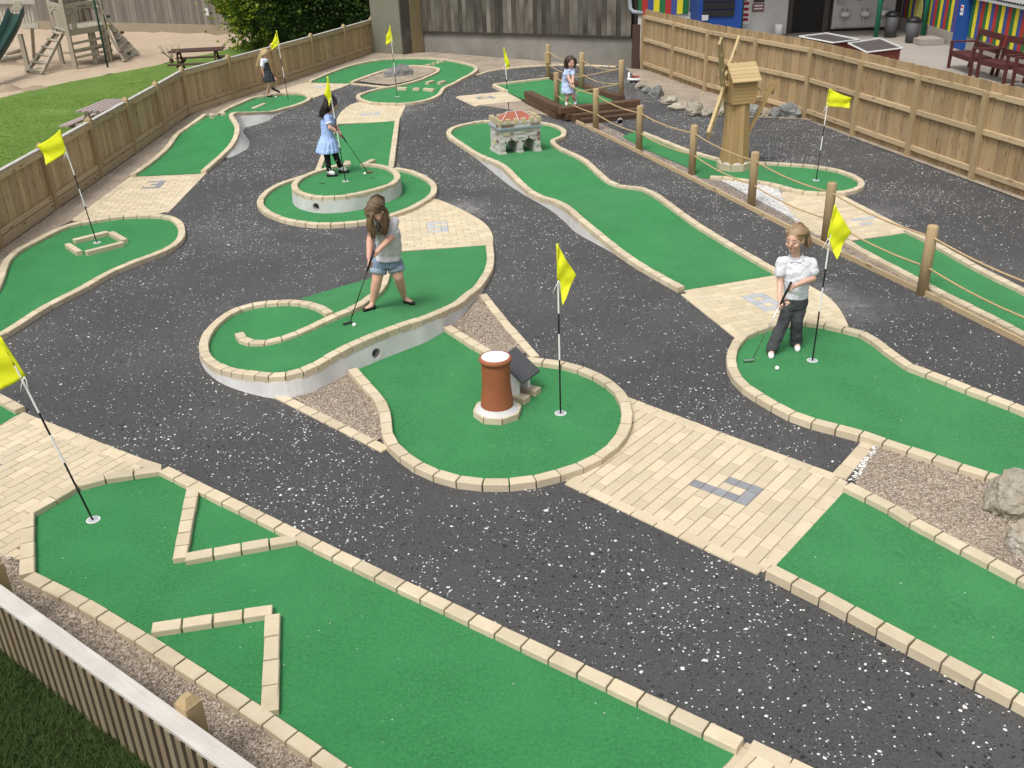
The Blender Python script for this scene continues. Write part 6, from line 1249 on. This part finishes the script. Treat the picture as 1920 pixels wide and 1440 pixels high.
# girl in denim shorts
SZ = lambda x, y: (lambda q: SPZ(q.x, q.y))(P(x, y, .20)); zt = SZ(720, 577); Y0 = P(720, 577, zt).y; T = lambda x, y, f=0: J(640+x/6, 360+y/6, Y0-f)
p = empty('person', P(720, 577, zt), 'long-haired girl in pale grey top and denim shorts bending over her putt', 'person', 'girls playing')
Rv, Fv = fr(-28); fl, fR = P(694, 581, SZ(694, 581)), P(766, 569, SZ(766, 569))
hips = [T(432, 800, .0), T(602, 800, -.03)]; kn = [T(402, 985, .05), T(640, 955, .02)]; an = [fl+Vector((.03, .045, .075)), fR+Vector((-.045, .02, .075))]
pel, waist, chest, nk = T(525, 745, -.02), T(540, 640, .0), T(520, 440, .08), T(470, 270, .12)
sh = [T(372, 345, .12), T(598, 330, .06)]; el = [T(322, 560, .22), T(562, 505, .16)]; wr = [T(312, 740, .30), T(440, 632, .30)]; hd = [T(322, 800, .33), T(388, 690, .34)]
ga, gb = T(362, 672, .375), T(318, 850, .36); ax = (gb-ga).normalized()
b = MB(); hc = T(398, 205, .24)
Q, R, s, d, u = head(b, hc, (-.42, -.62, -.66), (-.2, -.2, 1)); chain(b, [nk-Z1*.03, hc-u*.05-d*.02], [.043, .040])
loft(b, [(pel-Z1*.05, .11, .085, Rv, Fv), (pel, .118, .088, Rv, Fv), (waist, .105, .078, Rv, Fv), (chest, .118, .082, Rv, Fv), (nk-Z1*.04, .09, .06, Rv, Fv)])
for i in (0, 1):
    chain(b, [sh[i], el[i], wr[i]], [.047, .040, .027]); hand(b, wr[i], hd[i], ax, ga.lerp(gb, .75 if i == 0 else .2)-hd[i])
    chain(b, [hips[i], kn[i], kn[i].lerp(an[i], .35), an[i]], [.085, .057, .055, .032]); foot_skin(b, an[i], (fl, fR)[i], ((-.75, -.6, 0), (.75, -.55, 0))[i])
body = solid('body', b, SKINR, p, .0065, 3); face(body, Q, R, brow=plain('brow_brown', (.09, .05, .03)))
TOP = cloth('pale_grey_jersey', (.56, .555, .57), (.50, .495, .51))
c = MB(); loft(c, [(pel-Z1*.005+Fv*.02, .158, .118, Rv, Fv), (pel+Z1*.05, .157, .114, Rv, Fv), (waist, .148, .108, Rv, Fv), (waist.lerp(chest, .5), .146, .104, Rv, Fv), (chest, .148, .100, Rv, Fv), (chest.lerp(nk, .6), .130, .078, Rv, Fv), (nk-Z1*.03, .07, .055, Rv, Fv)], ripple=[.03, .03, .025, .02, .01, 0, 0, 7])
for i in (0, 1): c.cap(sh[i], sh[i].lerp(el[i], .33), .052, .052)
solid('top', c, TOP, p, .008, 3)
DEN = cloth('washed_denim', (.13, .19, .265), (.21, .275, .345), ns=30); DEL = cloth('denim_cuff', (.30, .37, .44), (.24, .31, .38), ns=30)
c = MB(); loft(c, [(pel-Z1*.085, .140, .108, Rv, Fv), (pel-Z1*.02, .140, .106, Rv, Fv), (pel+Z1*.04, .120, .094, Rv, Fv)])
for i in (0, 1): chain(c, [hips[i]-Z1*.01, hips[i].lerp(kn[i], .30)], [.096, .092])
sh_ = solid('denim_shorts', c, DEN, p, .008, 3)
for i in (0, 1):
    ct = hips[i].lerp(kn[i], .60); dz = (kn[i]-hips[i]).normalized(); xx = dz.cross(Y1).normalized(); yy = dz.cross(xx); m = MB()
    loft(m, [(ct-dz*.05, .088, .088, xx, yy), (ct-dz*.035, .094, .094, xx, yy), (ct, .092, .092, xx, yy), (ct+dz*.006, .084, .084, xx, yy)]); m.build('rolled_cuff', DEL, sh_, smooth=True, fix=True)
for f, dv in ((fl, (-.75, -.6, 0)), (fR, (.75, -.55, 0))): shoe(p, f, dv, plain('black_pump_%d' % int(f.x*100), (.014, .014, .016), rough=.4), k=.9, h=.02)
H2 = hairmat('hair_long_brown', (.17, .105, .06), (.085, .052, .03))
H2b = hairmat('hair_lightened_tips', (.24, .155, .08), (.13, .08, .04))
crownp = Q(0, -.02, .11)
L1 = ([Q(.0, .0, .095), Q(.075, .03, .04), T(318, 270, .28), T(322, 360, .30), T(345, 440, .30), T(352, 500, .30)], 46, .014, .010)
L2 = ([Q(.0, -.02, .095), Q(-.06, .0, .08), T(470, 200, .26), T(500, 300, .26), T(495, 390, .25), T(478, 460, .24)], 46, .018, .010)
L3 = ([Q(.0, -.05, .08), Q(0, -.10, .02), T(430, 290, .12), T(460, 380, .15), T(470, 450, .16)], 46, .03, .010)
L4 = ([Q(.0, .03, .092), Q(.05, .075, .05), T(345, 240, .34), T(335, 330, .34), T(360, 420, .33), T(378, 490, .32)], 20, .010, .009)
hair(p, H2, Q, R, locks=[L1, L2, L3], seed=3); 
mb_ = MB(); rg = random.Random(9)
for (pts, cnt, sp, rr) in ((L4[0], 18, .012, .008), (L1[0], 12, .016, .008), (L2[0], 14, .018, .008)):
    for i in range(cnt):
        o = Vector((rg.gauss(0, 1), rg.gauss(0, 1)-.8, rg.gauss(0, 1)))*sp; q = smooth([Vector(v)+o*(.5+.5*j/5) for j, v in enumerate(pts)], 3); mb_.tube(q, [rr*(1-.75*(t/(len(q)-1))**2) for t in range(len(q))], 5)
mb_.build('hair_strands', H2b, p, smooth=True)
putter('black putter held by the girl in denim shorts', ga-ax*.02, P(657, 606, SZ(657, 606)+.006), (-.7, -.5, 0), shaft=BLACK, mat=plain('putter_dark', (.06, .06, .06), rough=.4))
ball('white golf ball by the putter of the girl in denim shorts', 664.5, 609, SZ(664.5, 609))

# girl in the blue dress on the podium
zt = PZ-.044; Y0 = P(634, 328, zt).y; T = lambda x, y, f=0: J(560+x/6.545, 130+y/6.545, Y0-f)
p = empty('person', P(634, 328, zt), 'dark-haired girl in blue gingham dress and black leggings putting on the podium', 'person', 'girls playing')
Rv, Fv = fr(118); fl, fR = P(622, 331, zt), P(644, 323.5, zt)
hips = [T(345, 935, .05), T(420, 930, -.05)]; kn = [T(352, 1090, .08), T(460, 1075, -.03)]; an = [fl+Vector((-.035, .01, .085)), fR+Vector((-.045, .01, .085))]
pel, waist, chest, nk = T(365, 920, 0), T(355, 800, 0), T(345, 640, .0), T(370, 520, -.01)
sh = [T(345, 580, .10), T(405, 575, -.10)]; el = [T(385, 715, .16), T(450, 700, -.10)]; wr = [T(478, 765, .12), T(495, 755, -.02)]; hd = [T(508, 790, .08), T(522, 822, .0)]
ga, gb = T(490, 755, .04), T(545, 850, .02); ax = (gb-ga).normalized()
b = MB(); hc = T(402, 430, -.02)
Q, R, s, d, u = head(b, hc, (.80, .42, -.42), (0, 0, 1), k=.98); chain(b, [nk-Z1*.03, hc-u*.05], [.042, .039])
loft(b, [(pel, .10, .08, Rv, Fv), (waist, .09, .072, Rv, Fv), (chest, .105, .078, Rv, Fv), (nk-Z1*.04, .08, .055, Rv, Fv)])
for i in (0, 1): chain(b, [sh[i], el[i], wr[i]], [.040, .032, .022]); hand(b, wr[i], hd[i], ax, ga.lerp(gb, .3+.4*i)-hd[i], .95); chain(b, [hips[i], kn[i], an[i]], [.062, .044, .028]); foot_skin(b, an[i], (fl, fR)[i], (.95, .1, 0), .95)
body = solid('body', b, SKINR, p, .007, 3); face(body, Q, R, brow=EYE)
GING = M('blue_gingham', (.30, .43, .74), (.38, .51, .80), rough=.85, var=0, ns=60, bump=.6, bscale=16, bdist=.012, spec=.15)
c = MB(); loft(c, [(T(358, 1012, 0), .195, .185, Rv, Fv), (T(358, 985, 0), .192, .182, Rv, Fv), (T(356, 900, 0), .165, .155, Rv, Fv), (T(354, 830, 0), .122, .112, Rv, Fv), (waist, .112, .100, Rv, Fv), (chest, .118, .096, Rv, Fv), (chest.lerp(nk, .6), .104, .080, Rv, Fv), (nk-Z1*.02, .06, .05, Rv, Fv)], seg=72, ripple=[.035, .04, .04, .03, .005, 0, 0, 0, 15])
for i in (0, 1): c.cap(sh[i], sh[i].lerp(el[i], .55), .050, .052)
dr = solid('dress', c, GING, p, .008, 2)
for i in (0, 1):
    ct = sh[i].lerp(el[i], .60); dz = (el[i]-sh[i]).normalized(); xx = dz.cross(Fv).normalized(); yy = dz.cross(xx); m = MB(); loft(m, [(ct-dz*.01, .052, .052, xx, yy), (ct+dz*.012, .053, .053, xx, yy)]); m.build('sleeve_trim', WHITE, dr, smooth=True, fix=True)
LEG = cloth('black_leggings', (.012, .012, .014), (.018, .018, .02)); c = MB()
for i in (0, 1): chain(c, [hips[i], kn[i], an[i]+Z1*.02], [.068, .050, .040])
solid('leggings', c, LEG, p, .008, 3); SOCK = cloth('white_sock', (.74, .73, .75), (.68, .67, .69)); c = MB()
for i, f in enumerate((fl, fR)): chain(c, [an[i]+Z1*.07, an[i]-Z1*.01, f+Vector((.03, 0, .05))], [.036, .036, .034])
solid('socks', c, SOCK, p, .007, 2)
for f in (fl, fR): shoe(p, f, (.95, .1, 0), plain('black_school_shoe_%d' % int(f.x*99), (.016, .018, .022), rough=.45), .98, h=.01)
H3 = hairmat('hair_dark', (.020, .012, .010), (.012, .008, .007))
hair(p, H3, Q, R, k=.98, locks=[([Q(0, .0, .095), Q(s_ * .06, -.06, .07), T(345+s_*12, 430, .02-s_*.05), T(315+s_*10, 510, .03-s_*.06), T(292+s_*14, 575, .03-s_*.07)], 34, .022, .012) for s_ in (-1, 0, 1)]+[([Q(0, .03, .09), Q(-.075, .02, .03), Q(-.078, -.03, -.06), T(330, 540, .1)], 24, .012, .010), ([Q(0, .03, .09), Q(.075, .02, .03), Q(.078, -.03, -.06), T(350, 530, -.1)], 24, .012, .010)], seed=5)
putter('black-shafted putter with brown head on the podium', ga-ax*.03, P(689, 324.5, zt+.004), (.85, .1, 0), shaft=BLACK, mat=plain('putter_copper', (.22, .07, .035), rough=.4))
ball('white golf ball on the podium turf', 684, 325.5, zt)

# girl in the pale blue dress on the deck
zt = .205; Y0 = P(1072, 199, zt).y; T = lambda x, y, f=0: J(1010+x/7.2, 60+y/7.2, Y0-f)
p = empty('person', P(1072, 199, zt), 'girl with brown bob in pale blue school dress standing on the sleeper deck', 'person', 'girls playing')
Rv, Fv = fr(25); fl, fR = P(1062.5, 199.5, zt), P(1078.5, 198.5, zt)
hips = [T(375, 790, 0), T(435, 785, 0)]; kn = [T(388, 885, .04), T(462, 870, .04)]; an = [fl+Vector((0, .02, .08)), fR+Vector((.0, .02, .08))]
pel, waist, chest, nk = T(385, 760, -.02), T(375, 670, -.02), T(398, 560, .03), T(425, 478, .06)
sh = [T(375, 515, .05), T(462, 510, .07)]; el = [T(405, 620, .14), T(462, 620, .15)]; wr = [T(445, 705, .2), T(463, 700, .2)]; hd = [T(462, 730, .22), T(468, 745, .23)]
ga, gb = T(462, 708, .24), T(478, 770, .24); ax = (gb-ga).normalized()
b = MB(); hc = T(432, 412, .08)
Q, R, s, d, u = head(b, hc, (.28, -.9, -.18), (0, 0, 1)); chain(b, [nk-Z1*.03, hc-u*.05], [.042, .039])
loft(b, [(pel, .10, .08, Rv, Fv), (waist, .09, .072, Rv, Fv), (chest, .105, .078, Rv, Fv), (nk-Z1*.04, .08, .055, Rv, Fv)])
for i in (0, 1): chain(b, [sh[i], el[i], wr[i]], [.040, .032, .022]); hand(b, wr[i], hd[i], ax, ga.lerp(gb, .3+.4*i)-hd[i]+Vector((.002, -.004, 0)), .95); chain(b, [hips[i], kn[i], an[i]], [.060, .044, .028]); foot_skin(b, an[i], (fl, fR)[i], (.3, -1, 0), .95)
body = solid('body', b, SKIN, p, .008, 3); face(body, Q, R, brow=EYE)
PBL = M('pale_blue_cotton', (.42, .50, .72), (.49, .57, .78), rough=.85, var=0, ns=50, bump=.6, bscale=16, bdist=.012, spec=.15)
c = MB(); loft(c, [(T(403, 822, 0), .150, .135, Rv, Fv), (T(400, 800, 0), .150, .135, Rv, Fv), (T(388, 740, -.01), .130, .118, Rv, Fv), (waist, .106, .094, Rv, Fv), (chest, .118, .095, Rv, Fv), (chest.lerp(nk, .6), .104, .080, Rv, Fv), (nk-Z1*.015, .058, .05, Rv, Fv)], seg=60, ripple=[.04, .04, .03, .01, 0, 0, 0, 13])
for i in (0, 1): c.cap(sh[i], sh[i].lerp(el[i], .5), .048, .050)
solid('dress', c, PBL, p, .009, 2); c = MB()
for i, f in enumerate((fl, fR)): chain(c, [an[i]+Z1*.16, an[i], f+Vector((0, -.03, .04))], [.036, .032, .032])
solid('socks', c, SOCK, p, .008, 2)
for f in (fl, fR): shoe(p, f, (.3, -1, 0), plain('deck_shoe_%d' % int(f.x*99), (.03, .03, .035), rough=.45), .95, h=.01)
H4 = hairmat('hair_bob_brown', (.075, .038, .024), (.045, .024, .016))
hair(p, H4, Q, R, locks=[([Q(0, .03, .095), Q(e*.07, .03, .06), Q(e*.085, .02, -.01), Q(e*.08, .01, -.10)], 30, .010, .012) for e in (-1, 1)]+[([Q(0, 0, .095), Q(e*.05, -.07, .07), Q(e*.06, -.09, 0), Q(e*.06, -.07, -.10)], 26, .018, .012) for e in (-1, 0, 1)], seed=6)
putter('steel putter with white head held by the girl on the deck', ga-ax*.04, P(1085.5, 198.5, zt), (.8, -.3, 0), mat=WHITE)

# blonde girl by the fence
zt = TZ; Y0 = P(505, 182, zt).y; T = lambda x, y, f=0: J(460+x/9, 40+y/9, Y0-f)
p = empty('person', P(505, 182, zt), 'blonde girl in grey pinafore and white blouse lifting one foot near the fence', 'person', 'girls playing')
Rv, Fv = fr(95); fl = P(504.5, 182, zt); fR = T(515, 1165, -.05)
hips = [T(390, 945, .05), T(425, 940, -.05)]; kn = [T(400, 1090, .06), T(505, 985, -.04)]; an = [fl+Vector((-.02, .01, .08)), T(500, 1110, -.05)]
pel, waist, chest, nk = T(395, 920, 0), T(360, 820, 0), T(322, 700, .0), T(325, 610, .0)
sh = [T(290, 660, .09), T(345, 650, -.09)]; el = [T(285, 800, .12), T(325, 800, -.06)]; wr = [T(315, 905, .10), T(325, 915, .0)]; hd = [T(322, 945, .08), T(326, 968, .04)]
ga, gb = T(325, 915, .07), T(332, 1000, .05); ax = (gb-ga).normalized()
b = MB(); hc = T(322, 545, .0)
Q, R, s, d, u = head(b, hc, (.80, -.15, -.60), (.3, 0, 1), k=.95); chain(b, [nk-Z1*.03, hc-u*.05], [.040, .038])
loft(b, [(pel, .095, .08, Rv, Fv), (waist, .085, .07, Rv, Fv), (chest, .10, .075, Rv, Fv), (nk-Z1*.04, .078, .055, Rv, Fv)])
for i in (0, 1): chain(b, [sh[i], el[i], wr[i]], [.038, .030, .021]); hand(b, wr[i], hd[i], ax, ga.lerp(gb, .3+.4*i)-hd[i]+Vector((.004, 0, 0)), .95); chain(b, [hips[i], kn[i], an[i]], [.060, .044, .028])
foot_skin(b, an[0], fl, (.95, -.1, 0), .9); chain(b, [an[1], fR+Vector((.02, 0, .0))], [.026, .022])
body = solid('body', b, SKINR, p, .008, 3); face(body, Q, R)
c = MB(); loft(c, [(chest-Z1*.12, .112, .09, Rv, Fv), (chest, .114, .090, Rv, Fv), (chest.lerp(nk, .6), .100, .078, Rv, Fv), (nk-Z1*.01, .056, .05, Rv, Fv)])
for i in (0, 1): c.cap(sh[i], sh[i].lerp(el[i], .62), .048, .052)
solid('blouse', c, cloth('white_blouse', (.76, .80, .88), (.70, .74, .82)), p, .009, 3)
c = MB(); loft(c, [(T(402, 1010, 0), .165, .150, Rv, Fv), (T(398, 985, 0), .163, .148, Rv, Fv), (T(380, 900, 0), .140, .125, Rv, Fv), (waist, .112, .098, Rv, Fv), (chest, .120, .092, Rv, Fv+Vector((0, 0, 0))), (chest.lerp(nk, .35), .10, .080, Rv, Fv)], seg=60, ripple=[.04, .04, .03, .01, 0, 0, 11])
solid('pinafore', c, cloth('grey_pinafore', (.045, .050, .058), (.035, .039, .046)), p, .009, 2)
shoe(p, fl, (.95, -.1, 0), plain('blonde_shoe', (.02, .016, .016), rough=.45), .95, h=.01)
m = MB(); m.cap(fR+Vector((-.07, 0, .05)), fR+Vector((.075, 0, -.04)), .030, .028); solid('shoe', m, plain('blonde_shoe_lifted', (.035, .02, .018), rough=.45), p, .007, 2)
H5 = hairmat('hair_blonde', (.62, .48, .26), (.48, .35, .17))
hair(p, H5, Q, R, k=.95, locks=[([Q(0, 0, .095), Q(e*.05, -.06, .06), T(255+e*6, 600, -e*.06), T(240+e*10, 690, -e*.07), T(225+e*14, 770, -e*.07)], 26, .020, .011) for e in (-1, 0, 1)]+[([Q(0, .03, .09), Q(.07, .02, .03), Q(.072, -.02, -.07), T(262, 640, .08)], 22, .012, .010)], seed=8)
putter('steel putter held upright by the blonde girl', ga-ax*.03, P(498.6, 181.5, zt+.004), (.1, -1, 0))
ball('white golf ball at the feet of the blonde girl', 517.5, 182, zt)
